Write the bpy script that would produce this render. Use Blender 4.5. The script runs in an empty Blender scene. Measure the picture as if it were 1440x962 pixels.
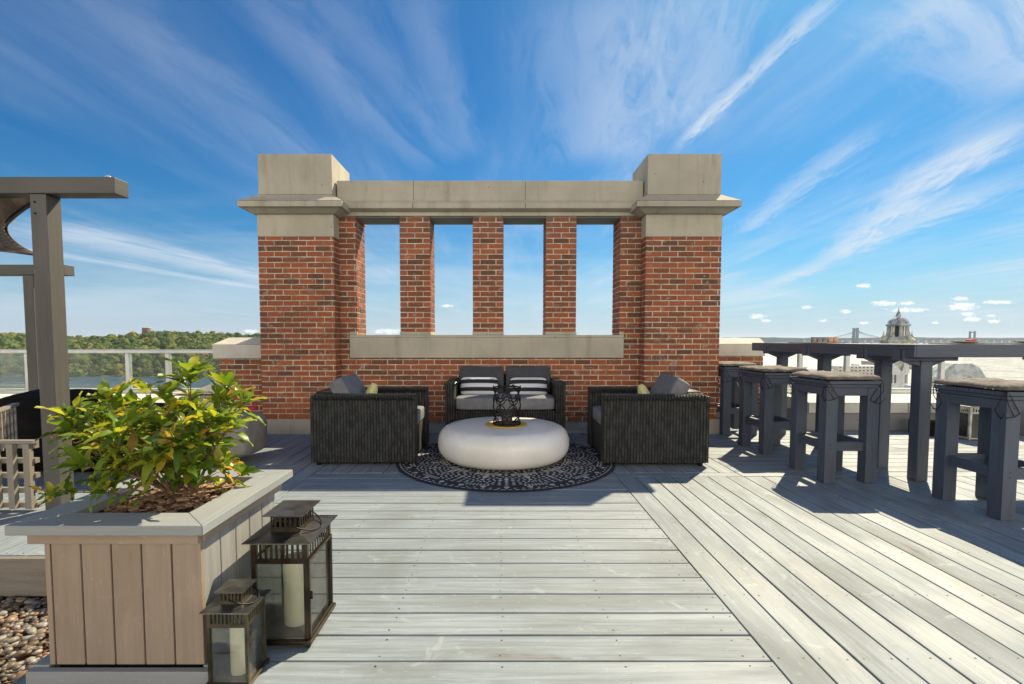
import bpy, math, random
from mathutils import Vector, Matrix, noise as mn
random.seed(7)
R = math.radians
PI = math.pi
scene = bpy.context.scene
COL = scene.collection

# ------------------------------------------------------------------ camera
cam_d = bpy.data.cameras.new("camera")
cam = bpy.data.objects.new("camera", cam_d)
COL.objects.link(cam)
cam.location = (0, 0.055, 1.10)
cam.rotation_euler = (R(90 - 3.0), 0, 0)
cam_d.sensor_width = 36
cam_d.lens = 684 / 1440 * 36
cam_d.shift_x = 15 / 1440
cam_d.shift_y = 33 / 1440
cam_d.clip_start = 0.05
cam_d.clip_end = 90000
scene.camera = cam

# ------------------------------------------------------------------ sun, sky, exposure
SUN_AZ, SUN_EL = 37.6, 45.5          # degrees right of the view direction (+Y), above the horizon
sd = bpy.data.lights.new("sun", 'SUN')
sd.energy = 5.0
sd.angle = R(0.5)
sd.color = (1.0, 0.86, 0.61)
sun = bpy.data.objects.new("sun", sd)
COL.objects.link(sun)
sun.rotation_euler = (R(SUN_EL - 90), 0, R(-SUN_AZ))
sv = Vector((math.sin(R(SUN_AZ)) * math.cos(R(SUN_EL)), math.cos(R(SUN_AZ)) * math.cos(R(SUN_EL)), math.sin(R(SUN_EL))))
sun.rotation_euler = sv.to_track_quat('Z', 'Y').to_euler()
scene.view_settings.view_transform = 'Standard'
scene.view_settings.look = 'None'
scene.view_settings.exposure = 0.75
scene.view_settings.gamma = 1.0
scene.render.engine = 'CYCLES'

world = bpy.data.worlds.new("World")
scene.world = world
world.use_nodes = True
wt = world.node_tree
wt.nodes.clear()


class NT:
    """small helper to write node trees as expressions"""
    def __init__(s, nt): s.nt = nt
    def n(s, t, **k):
        nd = s.nt.nodes.new(t)
        for a, b in k.items(): setattr(nd, a, b)
        return nd
    def put(s, sock, v):
        if isinstance(v, bpy.types.NodeSocket): s.nt.links.new(v, sock)
        elif isinstance(v, bpy.types.Node): s.nt.links.new(v.outputs[0], sock)
        elif v is not None: sock.default_value = v
    def m(s, op, a, b=None, c=None, clamp=False):
        nd = s.n('ShaderNodeMath', operation=op, use_clamp=clamp)
        s.put(nd.inputs[0], a)
        if b is not None: s.put(nd.inputs[1], b)
        if c is not None: s.put(nd.inputs[2], c)
        return nd.outputs[0]
    def ramp(s, x, a, b, lo=0.0, hi=1.0, smooth=True):
        nd = s.n('ShaderNodeMapRange', interpolation_type='SMOOTHSTEP' if smooth else 'LINEAR')
        for i, v in enumerate((x, a, b, lo, hi)): s.put(nd.inputs[i], v)
        return nd.outputs[0]
    def mix(s, f, a, b, mode='MIX'):
        nd = s.n('ShaderNodeMix', data_type='RGBA', blend_type=mode)
        s.put(nd.inputs[0], f)
        for i, v in ((6, a), (7, b)):
            if isinstance(v, tuple): v = (v[0], v[1], v[2], 1)
            s.put(nd.inputs[i], v)
        return nd.outputs[2]
    def xyz(s, a, b, c):
        nd = s.n('ShaderNodeCombineXYZ')
        for i, v in enumerate((a, b, c)): s.put(nd.inputs[i], v)
        return nd.outputs[0]
    def noise(s, vec, scale=1.0, detail=4.0, rough=0.5, dist=0.0):
        nd = s.n('ShaderNodeTexNoise')
        s.put(nd.inputs['Vector'], vec)
        nd.inputs['Scale'].default_value = scale
        nd.inputs['Detail'].default_value = detail
        nd.inputs['Roughness'].default_value = rough
        nd.inputs['Distortion'].default_value = dist
        return nd.outputs[0]


w = NT(wt)
sky = w.n('ShaderNodeTexSky', sky_type='NISHITA')
sky.sun_disc = False
sky.sun_elevation = R(SUN_EL)
sky.sun_rotation = R(SUN_AZ)
sky.altitude = 50
sky.air_density = 1.0
sky.dust_density = 0.6
sky.ozone_density = 2.2
tc = w.n('ShaderNodeTexCoord')
sep = w.n('ShaderNodeSeparateXYZ')
wt.links.new(tc.outputs['Generated'], sep.inputs[0])
dx, dy, dz = sep.outputs
zz = w.m('MAXIMUM', dz, 0.0)
den = w.m('ADD', zz, 0.012)
U = w.m('DIVIDE', dx, den)
V = w.m('DIVIDE', dy, den)
hs = w.n('ShaderNodeHueSaturation')
hs.inputs['Saturation'].default_value = 1.35
wt.links.new(sky.outputs[0], hs.inputs['Color'])
skyc = hs.outputs[0]
skyc = w.mix(1.0, skyc, (0.25, 0.66, 0.80), 'MULTIPLY')
# thick air low down: pale, faintly green-blue
skyc = w.mix(w.ramp(dz, 0.20, -0.03, 0.0, 0.90), skyc, (4.5, 5.2, 6.5))
# air brightens to pale blue-white towards the horizon
# cirrus: noise on a plane far above, drawn out along the wind
uv = w.xyz(w.m('MULTIPLY', U, 1.35), w.m('MULTIPLY', V, 0.24), 0.0)
n1 = w.noise(uv, 1.0, 7, 0.58, 0.5)
uv2 = w.xyz(w.m('MULTIPLY', U, 5.0), w.m('ADD', w.m('MULTIPLY', V, 0.9), w.m('MULTIPLY', U, 0.8)), 2.0)
n2 = w.noise(uv2, 1.0, 6, 0.62, 0.9)
uv3 = w.xyz(w.m('MULTIPLY', U, 0.5), w.m('MULTIPLY', V, 0.3), 5.0)
n3 = w.noise(uv3, 1.0, 2, 0.5)
c = w.m('MULTIPLY', w.ramp(n1, 0.40, 0.74), w.ramp(n2, 0.25, 0.72, 0.35, 1.0))
side = w.ramp(w.m('DIVIDE', dx, w.m('ADD', w.m('ABSOLUTE', dy), 0.05)), -0.55, 0.25, 0.35, 1.0)
c = w.m('MULTIPLY', w.m('MULTIPLY', c, w.ramp(n3, 0.3, 0.62, 0.35, 1.0)), side)
cloud = w.m('MULTIPLY', c, 0.55)


def cam_dir(px, py):
    x, y = (px - 705) / 684, -(py - 514) / 684
    p = R(3.0)
    v = Vector((x, math.cos(p) + y * math.sin(p), -math.sin(p) + y * math.cos(p)))
    return v


def streak(p1, p2, wid, amp, ns=3.0, tex=0.6):
    """a cloud band between two directions of the sky, in the cloud plane"""
    global cloud
    a, b = cam_dir(*p1), cam_dir(*p2)
    ax, ay = a.x / (a.z + .012 * a.length), a.y / (a.z + .012 * a.length)
    bx, by = b.x / (b.z + .012 * b.length), b.y / (b.z + .012 * b.length)
    L = math.hypot(bx - ax, by - ay)
    tx, ty = (bx - ax) / L, (by - ay) / L
    du = w.m('SUBTRACT', U, ax); dv = w.m('SUBTRACT', V, ay)
    s = w.m('DIVIDE', w.m('ADD', w.m('MULTIPLY', du, tx), w.m('MULTIPLY', dv, ty)), L)
    t = w.m('ADD', w.m('MULTIPLY', du, -ty), w.m('MULTIPLY', dv, tx))
    nn = w.noise(w.xyz(w.m('MULTIPLY', s, ns * L), w.m('MULTIPLY', t, ns * 4), ax), 1.0, 5, 0.65, 1.2)
    t2 = w.m('ADD', t, w.m('MULTIPLY', w.m('SUBTRACT', nn, 0.5), wid * 1.6))
    m1 = w.ramp(w.m('ABSOLUTE', t2), 0.0, wid, 1.0, 0.0)
    m2 = w.m('MULTIPLY', w.ramp(s, -0.05, 0.2), w.ramp(s, 0.8, 1.1, 1.0, 0.0))
    mm = w.m('MULTIPLY', w.m('MULTIPLY', m1, m2), w.ramp(nn, 0.5 - tex * .5, 0.62, 1 - tex, 1.0))
    cloud = w.m('ADD', cloud, w.m('MULTIPLY', mm, amp))


streak((1205, -40), (955, 205), 0.058, 0.62, 7.0, 0.75)          # contrail
streak((1470, 130), (1170, 360), 0.24, 0.62, 2.2, 0.7)
streak((1240, 170), (1040, 330), 0.16, 0.42, 2.5, 0.7)
streak((1480, 225), (1090, 400), 0.30, 0.50, 1.6, 0.7)
streak((860, -60), (850, 230), 0.34, 0.36, 1.8, 0.85)
streak((1010, -60), (960, 190), 0.22, 0.32, 2.4, 0.85)
streak((300, -60), (600, 240), 0.15, 0.13, 1.3, 0.7)
streak((60, -60), (480, 260), 0.22, 0.12, 1.0, 0.7)
streak((420, -60), (640, 230), 0.13, 0.12, 1.4, 0.7)
streak((1330, -60), (1500, 110), 0.35, 0.60, 1.8, 0.8)
streak((-40, 300), (390, 395), 0.75, 0.50, 0.7, 0.6)
streak((-60, 335), (380, 408), 0.30, 0.45, 0.8, 0.6)
streak((560, -60), (660, 220), 0.14, 0.14, 1.5, 0.7)
# low bank of veil cloud near the horizon
el = w.m('DIVIDE', dz, w.m('ADD', w.m('ABSOLUTE', dy), 0.02))
azt = w.m('DIVIDE', dx, w.m('ADD', w.m('ABSOLUTE', dy), 0.02))
nb = w.noise(w.xyz(w.m('MULTIPLY', azt, 2.0), w.m('MULTIPLY', el, 13.0), 1.0), 1.0, 4, 0.55, 0.4)
veil = w.m('MULTIPLY', w.m('MULTIPLY', w.ramp(nb, 0.35, 0.7), w.ramp(el, 0.34, 0.08, 0.0, 1.0)), 0.34)
cloud = w.m('ADD', cloud, veil)
cloud = w.m('MINIMUM', cloud, 0.86)
# unseen warm cloud glow added behind the camera to brighten the shaded wall
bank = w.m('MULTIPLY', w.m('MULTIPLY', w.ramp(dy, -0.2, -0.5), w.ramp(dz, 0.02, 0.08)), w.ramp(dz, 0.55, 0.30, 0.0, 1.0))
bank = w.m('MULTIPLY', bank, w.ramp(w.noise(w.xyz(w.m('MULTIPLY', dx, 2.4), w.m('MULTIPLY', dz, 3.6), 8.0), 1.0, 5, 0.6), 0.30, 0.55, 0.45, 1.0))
cloud = w.m('MULTIPLY', cloud, w.ramp(dz, 0.0, 0.05))
# fair-weather puffs low over the bay
puff = None
PF = [(1215, 402, 9, 2.6), (1243, 427, 17, 3.0), (1275, 426, 10, 2.4), (1277, 436, 24, 2.6), (1215, 454, 7, 1.8),
      (1350, 420, 11, 2.4), (1354, 431, 19, 5.0), (1404, 425, 21, 2.4), (1362, 442, 9, 2.5), (1366, 449, 12, 3.2),
      (1395, 444, 7, 1.8), (1398, 452, 8, 2.4), (1315, 454, 4, 1.6), (1065, 445, 10, 3.2), (1078, 451, 6, 2.0),
      (1134, 432, 6, 2.2), (1189, 438, 7, 2.6), (1157, 451, 5, 1.8), 
      (353, 466, 9, 2.6), (545, 466, 22, 3.4), (628, 430, 9, 1.6)]
nq = w.noise(w.xyz(w.m('MULTIPLY', azt, 95.0), w.m('MULTIPLY', el, 190.0), 3.0), 1.0, 4, 0.6)
for (px, py, a, b) in PF:
    d = cam_dir(px, py)
    ea = w.m('DIVIDE', w.m('SUBTRACT', azt, d.x / (d.y + 0.02 * d.length)), a / 684)
    eb = w.m('DIVIDE', w.m('SUBTRACT', el, d.z / (d.y + 0.02 * d.length)), b / 684)
    r2 = w.m('ADD', w.m('MULTIPLY', ea, ea), w.m('MULTIPLY', eb, eb))
    f = w.ramp(w.m('ADD', r2, w.m('MULTIPLY', w.m('SUBTRACT', nq, 0.5), 5.0)), -0.2, 1.7, 1.0, 0.0)
    puff = f if puff is None else w.m('MAXIMUM', puff, f)
front = w.ramp(dy, 0.0, 0.1)
puff = w.m('MULTIPLY', puff, front)
skyc = w.mix(cloud, skyc, (5.9, 6.5, 7.3))
skyc = w.mix(w.m('MULTIPLY', puff, 0.85), skyc, (9.6, 9.7, 9.9))
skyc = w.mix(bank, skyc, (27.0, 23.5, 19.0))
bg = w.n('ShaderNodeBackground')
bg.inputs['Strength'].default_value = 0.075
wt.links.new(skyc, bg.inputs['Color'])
wo = w.n('ShaderNodeOutputWorld')
wt.links.new(bg.outputs[0], wo.inputs['Surface'])

# ------------------------------------------------------------------ materials
MATS = {}


def new_mat(name):
    m = bpy.data.materials.new(name)
    m.use_nodes = True
    m.node_tree.nodes.clear()
    t = NT(m.node_tree)
    b = t.n('ShaderNodeBsdfPrincipled')
    o = t.n('ShaderNodeOutputMaterial')
    m.node_tree.links.new(b.outputs[0], o.inputs[0])
    MATS[name] = m
    return m, t, b, o


def uvec(t, sx=1, sy=1, isl=0.0):
    """UV in metres, stretched, shifted by a random amount for every island"""
    uvn = t.n('ShaderNodeUVMap')
    mp = t.n('ShaderNodeMapping')
    mp.inputs['Scale'].default_value = (sx, sy, 1)
    t.nt.links.new(uvn.outputs[0], mp.inputs[0])
    if isl:
        g = t.n('ShaderNodeNewGeometry')
        r = g.outputs['Random Per Island']
        t.nt.links.new(t.xyz(t.m('MULTIPLY', r, 37.0), t.m('MULTIPLY', r, 71.0), t.m('MULTIPLY', r, isl)), mp.inputs['Location'])
        return mp.outputs[0], r
    return mp.outputs[0], None


def bump(t, b, h, s=0.3, d=0.01):
    bn = t.n('ShaderNodeBump')
    bn.inputs['Strength'].default_value = s
    bn.inputs['Distance'].default_value = d
    t.put(bn.inputs['Height'], h)
    t.nt.links.new(bn.outputs[0], b.inputs['Normal'])


def basic(name, col, rough=0.6, metal=0.0, var=0.12, scale=6.0, bs=40.0, bstr=0.15, bd=0.003, spec=0.5, col2=None, sx=1, sy=1, sz=1):
    m, t, b, o = new_mat(name)
    tcn = t.n('ShaderNodeTexCoord')
    mp = t.n('ShaderNodeMapping')
    mp.inputs['Scale'].default_value = (sx, sy, sz)
    t.nt.links.new(tcn.outputs['Object'], mp.inputs[0])
    n_ = t.noise(mp.outputs[0], scale, 5, 0.6)
    lo = col2 or tuple(c_ * (1 - var * 1.6) for c_ in col)
    hi = tuple(min(1, c_ * (1 + var)) for c_ in col)
    cc = t.mix(t.ramp(n_, 0.32, 0.68), lo, hi)
    t.put(b.inputs['Base Color'], cc)
    b.inputs['Roughness'].default_value = rough
    b.inputs['Metallic'].default_value = metal
    b.inputs['Specular IOR Level'].default_value = spec
    if bstr: bump(t, b, t.noise(mp.outputs[0], bs, 4, 0.6), bstr, bd)
    return m


def wood(name, col, worn=None, wornamt=0.35, rough=0.6, grain=0.5, isl_var=0.10, dirt=0.25, stain=0.0):
    """painted board: grain along U, a little dirt, worn bare patches"""
    m, t, b, o = new_mat(name)
    v, r = uvec(t, 2.2, 46, 11.0)
    v2, _ = uvec(t, 1.1, 3.5, 5.0)
    v3, _ = uvec(t, 7.0, 160, 3.0)
    g1 = t.noise(v, 1.0, 5, 0.65, 0.6)
    g2 = t.noise(v2, 1.0, 5, 0.6, 0.3)
    g3 = t.noise(v3, 1.0, 3, 0.6)
    c0 = t.mix(t.ramp(g1, 0.3, 0.7), tuple(x * (1 - .16 * grain) for x in col), tuple(min(1, x * (1 + .10 * grain)) for x in col))
    c0 = t.mix(t.m('MULTIPLY', t.ramp(r, 0, 1, smooth=False), isl_var * 2), c0, tuple(x * 0.72 for x in col))
    c0 = t.mix(t.m('MULTIPLY', t.ramp(g2, 0.48, 0.75), dirt), c0, tuple(x * y for x, y in zip(col, (0.66, 0.62, 0.55))))
    if worn:
        k = t.m('MULTIPLY', t.ramp(g2, 0.56, 0.70), t.ramp(g1, 0.46, 0.60))
        rr = t.ramp(t.m('FRACT', t.m('MULTIPLY', r, 7.31)), 0.55, 0.95, 0.15, 1.0)
        c0 = t.mix(t.m('MULTIPLY', t.m('MULTIPLY', k, rr), wornamt), c0, worn)
    if stain:
        tcs = t.n('ShaderNodeTexCoord')
        s1 = t.noise(tcs.outputs['Object'], 1.3, 5, 0.62, 0.8); s2 = t.noise(tcs.outputs['Object'], 5.5, 6, 0.7, 1.2)
        c0 = t.mix(t.m('MULTIPLY', t.ramp(s1, 0.45, 0.72), stain), c0, tuple(x * y for x, y in zip(col, (0.62, 0.60, 0.55))))
        c0 = t.mix(t.m('MULTIPLY', t.ramp(s2, 0.57, 0.70), stain), c0, tuple(min(1, x * y) for x, y in zip(col, (1.35, 1.28, 1.18))))
    # tiny specks and scratches of lighter paint
    sp = t.noise(v2, 22.0, 2, 0.7)
    c0 = t.mix(t.m('MULTIPLY', t.ramp(sp, 0.66, 0.72), 0.35), c0, tuple(min(1, x * 1.5) for x in col))
    t.put(b.inputs['Base Color'], c0)
    t.put(b.inputs['Roughness'], t.ramp(g2, 0.3, 0.7, rough - 0.08, rough + 0.14))
    bump(t, b, t.m('ADD', t.m('MULTIPLY', g1, 0.7), t.m('MULTIPLY', g3, 0.5)), 0.35 * grain + .1, 0.0025)
    return m


DECK = wood('deck_paint', (0.248, 0.292, 0.322), worn=(0.115, 0.100, 0.075), wornamt=1.0, rough=0.62, grain=1.9, isl_var=0.26, dirt=0.6, stain=0.6)
PLANT_SHADE = wood('planter_shade_tone', (0.325, 0.250, 0.185), worn=(0.2, 0.14, 0.10), wornamt=0.5, rough=0.55, grain=0.7, isl_var=0.12, dirt=0.35, stain=0.3)  # tan carries the warm bounce light of the shaded front, painted in
PLANT_RIM = wood('planter_rim_paint', (0.29, 0.305, 0.30), worn=(0.5, 0.5, 0.48), wornamt=0.3, rough=0.5, grain=0.5, dirt=0.2)
PLANT_LIT = wood('planter_lit_tone', (0.30, 0.30, 0.285), worn=(0.14, 0.13, 0.12), wornamt=0.8, rough=0.55, grain=1.2, dirt=0.35)  # same paint as the front, greyer as on the sunlit side; worn streaks
SLATE = wood('slate_paint', (0.070, 0.088, 0.122), worn=(0.15, 0.15, 0.15), wornamt=0.6, rough=0.5, grain=1.2, dirt=0.35, stain=0.3)
PERG = wood('pergola_paint', (0.078, 0.074, 0.064), worn=(0.30, 0.28, 0.24), wornamt=0.4, rough=0.55, grain=0.6, dirt=0.2)
LATT = wood('lattice_paint', (0.25, 0.225, 0.185), rough=0.6, grain=0.6)
FASCIA = wood('fascia_wood', (0.22, 0.20, 0.165), worn=(0.13, 0.11, 0.08), wornamt=.5, rough=.7, grain=1.0)
DARK = basic('dark_void', (0.012, 0.012, 0.014), 0.9, bstr=0)
SCREW = basic('screw_rust', (0.035, 0.025, 0.02), 0.6, 0.4, bstr=0)


def stone_mat(name, col, streak_amt=0.55):
    m, t, b, o = new_mat(name)
    tcn = t.n('ShaderNodeTexCoord')
    P_ = tcn.outputs['Object']
    mp = t.n('ShaderNodeMapping'); mp.inputs['Scale'].default_value = (7, 7, 0.9)
    t.nt.links.new(P_, mp.inputs[0])
    a = t.noise(P_, 1.7, 6, 0.6, 0.3)
    s = t.noise(mp.outputs[0], 1.0, 5, 0.6, 0.4)
    f = t.noise(P_, 30.0, 4, 0.65)
    c0 = t.mix(t.ramp(a, 0.3, 0.7), tuple(x * 0.86 for x in col), tuple(min(1, x * 1.08) for x in col))
    c0 = t.mix(t.m('MULTIPLY', t.ramp(s, 0.5, 0.75), streak_amt), c0, tuple(x * y for x, y in zip(col, (0.52, 0.50, 0.44))))
    c0 = t.mix(t.m('MULTIPLY', t.ramp(f, 0.60, 0.72), 0.25), c0, tuple(x * 0.5 for x in col))
    vo = t.n('ShaderNodeTexVoronoi'); vo.inputs['Scale'].default_value = 5.5
    t.nt.links.new(P_, vo.inputs['Vector'])
    c0 = t.mix(t.ramp(vo.outputs['Distance'], 0.028, 0.05, 0.8, 0.0), c0, (0.05, 0.045, 0.04))
    t.put(b.inputs['Base Color'], c0)
    b.inputs['Roughness'].default_value = 0.85
    bump(t, b, t.m('ADD', f, t.m('MULTIPLY', a, 2.0)), 0.25, 0.004)
    return m


STONE = stone_mat('cast_stone', (0.44, 0.41, 0.325))
STONE_L = stone_mat('pale_parapet_stone', (0.60, 0.58, 0.50), 0.15)
STUCCO = stone_mat('grey_stucco', (0.27, 0.265, 0.26), 0.1)
PATINA = stone_mat('lintel_plate', (0.20, 0.235, 0.20), 0.5)

# bricks: colour differs brick by brick, with pale lime smears
m, t, b, o = new_mat('brick')
g = t.n('ShaderNodeNewGeometry'); rr = g.outputs['Random Per Island']
tcn = t.n('ShaderNodeTexCoord'); P_ = tcn.outputs['Object']
cr = t.n('ShaderNodeValToRGB')
els = cr.color_ramp.elements
els[0].position = 0; els[0].color = (0.16, 0.066, 0.032, 1)
els[1].position = 1; els[1].color = (0.42, 0.125, 0.042, 1)
for p_, c_ in ((0.12, (0.17, 0.070, 0.034)), (0.24, (0.24, 0.082, 0.035)), (0.5, (0.29, 0.088, 0.035)), (0.75, (0.36, 0.102, 0.037))):
    e = els.new(p_); e.color = (*c_, 1)
t.nt.links.new(rr, cr.inputs[0])
n_ = t.noise(P_, 38, 5, 0.65)
big = t.noise(P_, 0.9, 3, 0.5)
c0 = t.mix(t.ramp(n_, 0.35, 0.7), t.mix(1.0, cr.outputs[0], (0.72, 0.72, 0.72), 'MULTIPLY'), cr.outputs[0])
lime = t.noise(P_, 7.5, 7, 0.72, 1.4)
c0 = t.mix(t.m('MULTIPLY', t.ramp(lime, 0.565, 0.68), 0.7), c0, (0.42, 0.37, 0.31))
sepz = t.n('ShaderNodeSeparateXYZ'); t.nt.links.new(P_, sepz.inputs[0])
top_dark = t.m('MULTIPLY', t.ramp(sepz.outputs[2], 2.15, 2.55), t.ramp(t.noise(P_, 3.5, 4, 0.6), 0.35, 0.6))  # patchy darkening towards the top of the brickwork
c0 = t.mix(t.m('MULTIPLY', top_dark, 0.55), c0, (0.10, 0.072, 0.055))
t.put(b.inputs['Base Color'], c0)
b.inputs['Roughness'].default_value = 0.82
bump(t, b, n_, 0.5, 0.004)
BRICK = m
MORTAR = basic('mortar', (0.56, 0.52, 0.43), 0.95, var=0.22, scale=9, bs=90, bstr=0.6, bd=0.004)

# woven resin wicker
m, t, b, o = new_mat('wicker')
v, _ = uvec(t, 1, 1)
sx = t.n('ShaderNodeSeparateXYZ'); t.nt.links.new(v, sx.inputs[0])
wob = t.m('MULTIPLY', t.m('SUBTRACT', t.noise(v, 14, 3, 0.5), 0.5), 0.006)
ux = t.m('ADD', sx.outputs[0], wob)
ribs = t.m('ABSOLUTE', t.m('SINE', t.m('MULTIPLY', ux, PI / 0.026)))
colid = t.m('FLOOR', t.m('DIVIDE', ux, 0.026))
sh = t.m('MULTIPLY', t.m('FRACT', t.m('MULTIPLY', colid, 0.5)), 0.014)
rows = t.m('ABSOLUTE', t.m('SINE', t.m('MULTIPLY', t.m('ADD', sx.outputs[1], sh), PI / 0.014)))
h = t.m('MULTIPLY', t.m('POWER', ribs, 0.6), t.m('ADD', t.m('MULTIPLY', rows, 0.55), 0.45))
nn = t.noise(v, 30, 5, 0.7)
c0 = t.mix(t.ramp(h, 0.1, 0.95), (0.005, 0.005, 0.005), (0.085, 0.085, 0.070))
strand = t.noise(t.xyz(t.m('MULTIPLY', colid, 7.3), t.m('MULTIPLY', sx.outputs[1], 9.0), 0.0), 1.0, 3, 0.6)
c0 = t.mix(t.ramp(strand, 0.35, 0.65), t.mix(1.0, c0, (0.42, 0.42, 0.42), 'MULTIPLY'), c0)
c0 = t.mix(t.m('MULTIPLY', t.ramp(t.noise(v, 3.0, 4, 0.6), 0.5, 0.8), 0.5), c0, (0.036, 0.038, 0.024))
c0 = t.mix(t.m('MULTIPLY', t.m('MULTIPLY', t.ramp(nn, 0.68, 0.76), t.ramp(h, 0.4, 0.8)), 0.4), c0, (0.34, 0.33, 0.30))
t.put(b.inputs['Base Color'], c0)
b.inputs['Roughness'].default_value = 0.38
bump(t, b, h, 1.0, 0.012)
WICKER = m

FAB_GREY = basic('grey_outdoor_fabric', (0.165, 0.172, 0.185), 0.9, var=0.10, scale=12, bs=420, bstr=0.35, bd=0.001)
FAB_CHAR = basic('charcoal_fabric', (0.052, 0.055, 0.062), 0.9, var=0.10, scale=12, bs=420, bstr=0.35, bd=0.001)
FAB_YEL = basic('yellow_fabric', (0.70, 0.64, 0.27), 0.9, var=0.06, scale=12, bs=420, bstr=0.3, bd=0.001)
FAB_BROWN = basic('stool_cushion_fabric', (0.17, 0.15, 0.13), 0.92, var=0.25, scale=9, bs=300, bstr=0.4, bd=0.0015)
FAB_OTT = basic('taupe_cover_fabric', (0.25, 0.235, 0.20), 0.85, var=0.12, scale=8, bs=200, bstr=0.3, bd=0.001)
BLACK_FAB = basic('black_cover', (0.010, 0.009, 0.008), 0.95, var=0.2, spec=0.1, scale=8, bs=120, bstr=0.3, bd=0.002)
RED = basic('red_cloth', (0.42, 0.03, 0.04), 0.8, bstr=0)
CORD = basic('black_cord', (0.012, 0.012, 0.013), 0.6, bstr=0)

m, t, b, o = new_mat('striped_pillow_fabric')
v, _ = uvec(t, 1, 1)
sx = t.n('ShaderNodeSeparateXYZ'); t.nt.links.new(v, sx.inputs[0])
vv = sx.outputs[1]
k = None
for a_, b_ in ((0.20, 0.40), (0.60, 0.82)):
    f = t.m('MULTIPLY', t.m('GREATER_THAN', vv, a_), t.m('LESS_THAN', vv, b_))
    k = f if k is None else t.m('ADD', k, f)
c0 = t.mix(k, (0.62, 0.64, 0.66), (0.018, 0.020, 0.024))
t.put(b.inputs['Base Color'], c0)
b.inputs['Roughness'].default_value = 0.9
bump(t, b, t.noise(v, 90, 3, 0.6), 0.3, 0.002)
STRIPE = m

m, t, b, o = new_mat('moulded_plastic')
tcn = t.n('ShaderNodeTexCoord'); P_ = tcn.outputs['Object']
a = t.noise(P_, 3.0, 5, 0.6)
c0 = t.mix(t.ramp(a, 0.35, 0.7), (0.74, 0.72, 0.65), (0.83, 0.81, 0.76))
c0 = t.mix(t.m('MULTIPLY', t.ramp(t.noise(P_, 42, 3, 0.7), 0.68, 0.74), 0.35), c0, (0.4, 0.37, 0.3))
t.put(b.inputs['Base Color'], c0)
b.inputs['Roughness'].default_value = 0.32
b.inputs['Subsurface Weight'].default_value = 0.12
b.inputs['Subsurface Radius'].default_value = (0.05, 0.04, 0.03)
bump(t, b, t.noise(P_, 120, 2, 0.5), 0.06, 0.002)
PLASTIC = m

IRON = basic('wrought_iron', (0.02, 0.019, 0.018), 0.45, 0.6, var=0.2, scale=30, bs=90, bstr=0.3, bd=0.001)
BRONZE = basic('bronze_painted_metal', (0.06, 0.046, 0.030), 0.36, 0.75, var=0.35, scale=9, bs=60, bstr=0.12, bd=0.001)
BRASSY = basic('weathered_lantern_metal', (0.10, 0.085, 0.055), 0.40, 0.7, var=0.35, scale=9, bs=60, bstr=0.15, bd=0.001)
ROOFM = basic('lantern_roof_metal', (0.10, 0.098, 0.092), 0.38, 0.75, var=0.30, scale=14, bs=60, bstr=0.1, bd=0.001)
GOLD = basic('mustard_tray', (0.56, 0.36, 0.05), 0.45, var=0.06, bstr=0)
ALU = basic('brushed_aluminium', (0.55, 0.56, 0.55), 0.35, 0.55, var=0.06, bstr=0)
WAX = basic('candle_wax', (0.86, 0.76, 0.56), 0.55, var=0.06, scale=10, bstr=0.05)
WAX_D = basic('dark_candle', (0.04, 0.035, 0.03), 0.5, var=0.1, bstr=0)
WHITE_PAINT = basic('whitewashed_metal', (0.55, 0.53, 0.47), 0.55, var=0.2, scale=14, bs=60)
PLATE = basic('placemat', (0.02, 0.018, 0.018), 0.6, bstr=0)
CERAMIC = basic('ceramic', (0.62, 0.56, 0.48), 0.3, bstr=0)
PEACH = basic('peach_glass', (0.75, 0.42, 0.25), 0.25, bstr=0)
OUTLET = basic('outlet_plastic', (0.66, 0.66, 0.64), 0.4, bstr=0)


def glass(name, tint, dust=0.06, refl=1.0):
    m, t, b, o = new_mat(name)
    t.nt.nodes.remove(b)
    tr = t.n('ShaderNodeBsdfTransparent'); tr.inputs[0].default_value = (*tint, 1)
    gl = t.n('ShaderNodeBsdfGlossy'); gl.inputs['Roughness'].default_value = 0.02
    df = t.n('ShaderNodeBsdfDiffuse'); df.inputs[0].default_value = (0.7, 0.7, 0.65, 1)
    fr = t.n('ShaderNodeFresnel'); fr.inputs[0].default_value = 1.45
    tcn = t.n('ShaderNodeTexCoord')
    du = t.m('MULTIPLY', t.ramp(t.noise(tcn.outputs['Object'], 6, 6, 0.7), 0.3, 0.75, 0.3, 1.6), dust)
    m1 = t.n('ShaderNodeMixShader'); t.put(m1.inputs[0], t.m('MULTIPLY', fr.outputs[0], refl))
    t.nt.links.new(tr.outputs[0], m1.inputs[1]); t.nt.links.new(gl.outputs[0], m1.inputs[2])
    m2 = t.n('ShaderNodeMixShader'); t.put(m2.inputs[0], du)
    t.nt.links.new(m1.outputs[0], m2.inputs[1]); t.nt.links.new(df.outputs[0], m2.inputs[2])
    t.nt.links.new(m2.outputs[0], o.inputs[0])
    return m


GLASS = glass('lantern_glass', (0.95, 0.98, 0.96), 0.05, 1.4)
RAILGLASS = glass('railing_glass', (0.84, 0.88, 0.85), 0.035, 0.5)
CLEARGLASS = glass('bay_railing_glass', (0.95, 0.97, 0.97), 0.05, 0.5)
MAPLEGLASS = glass('tealight_glass', (0.9, 0.85, 0.8), 0.35)


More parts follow.
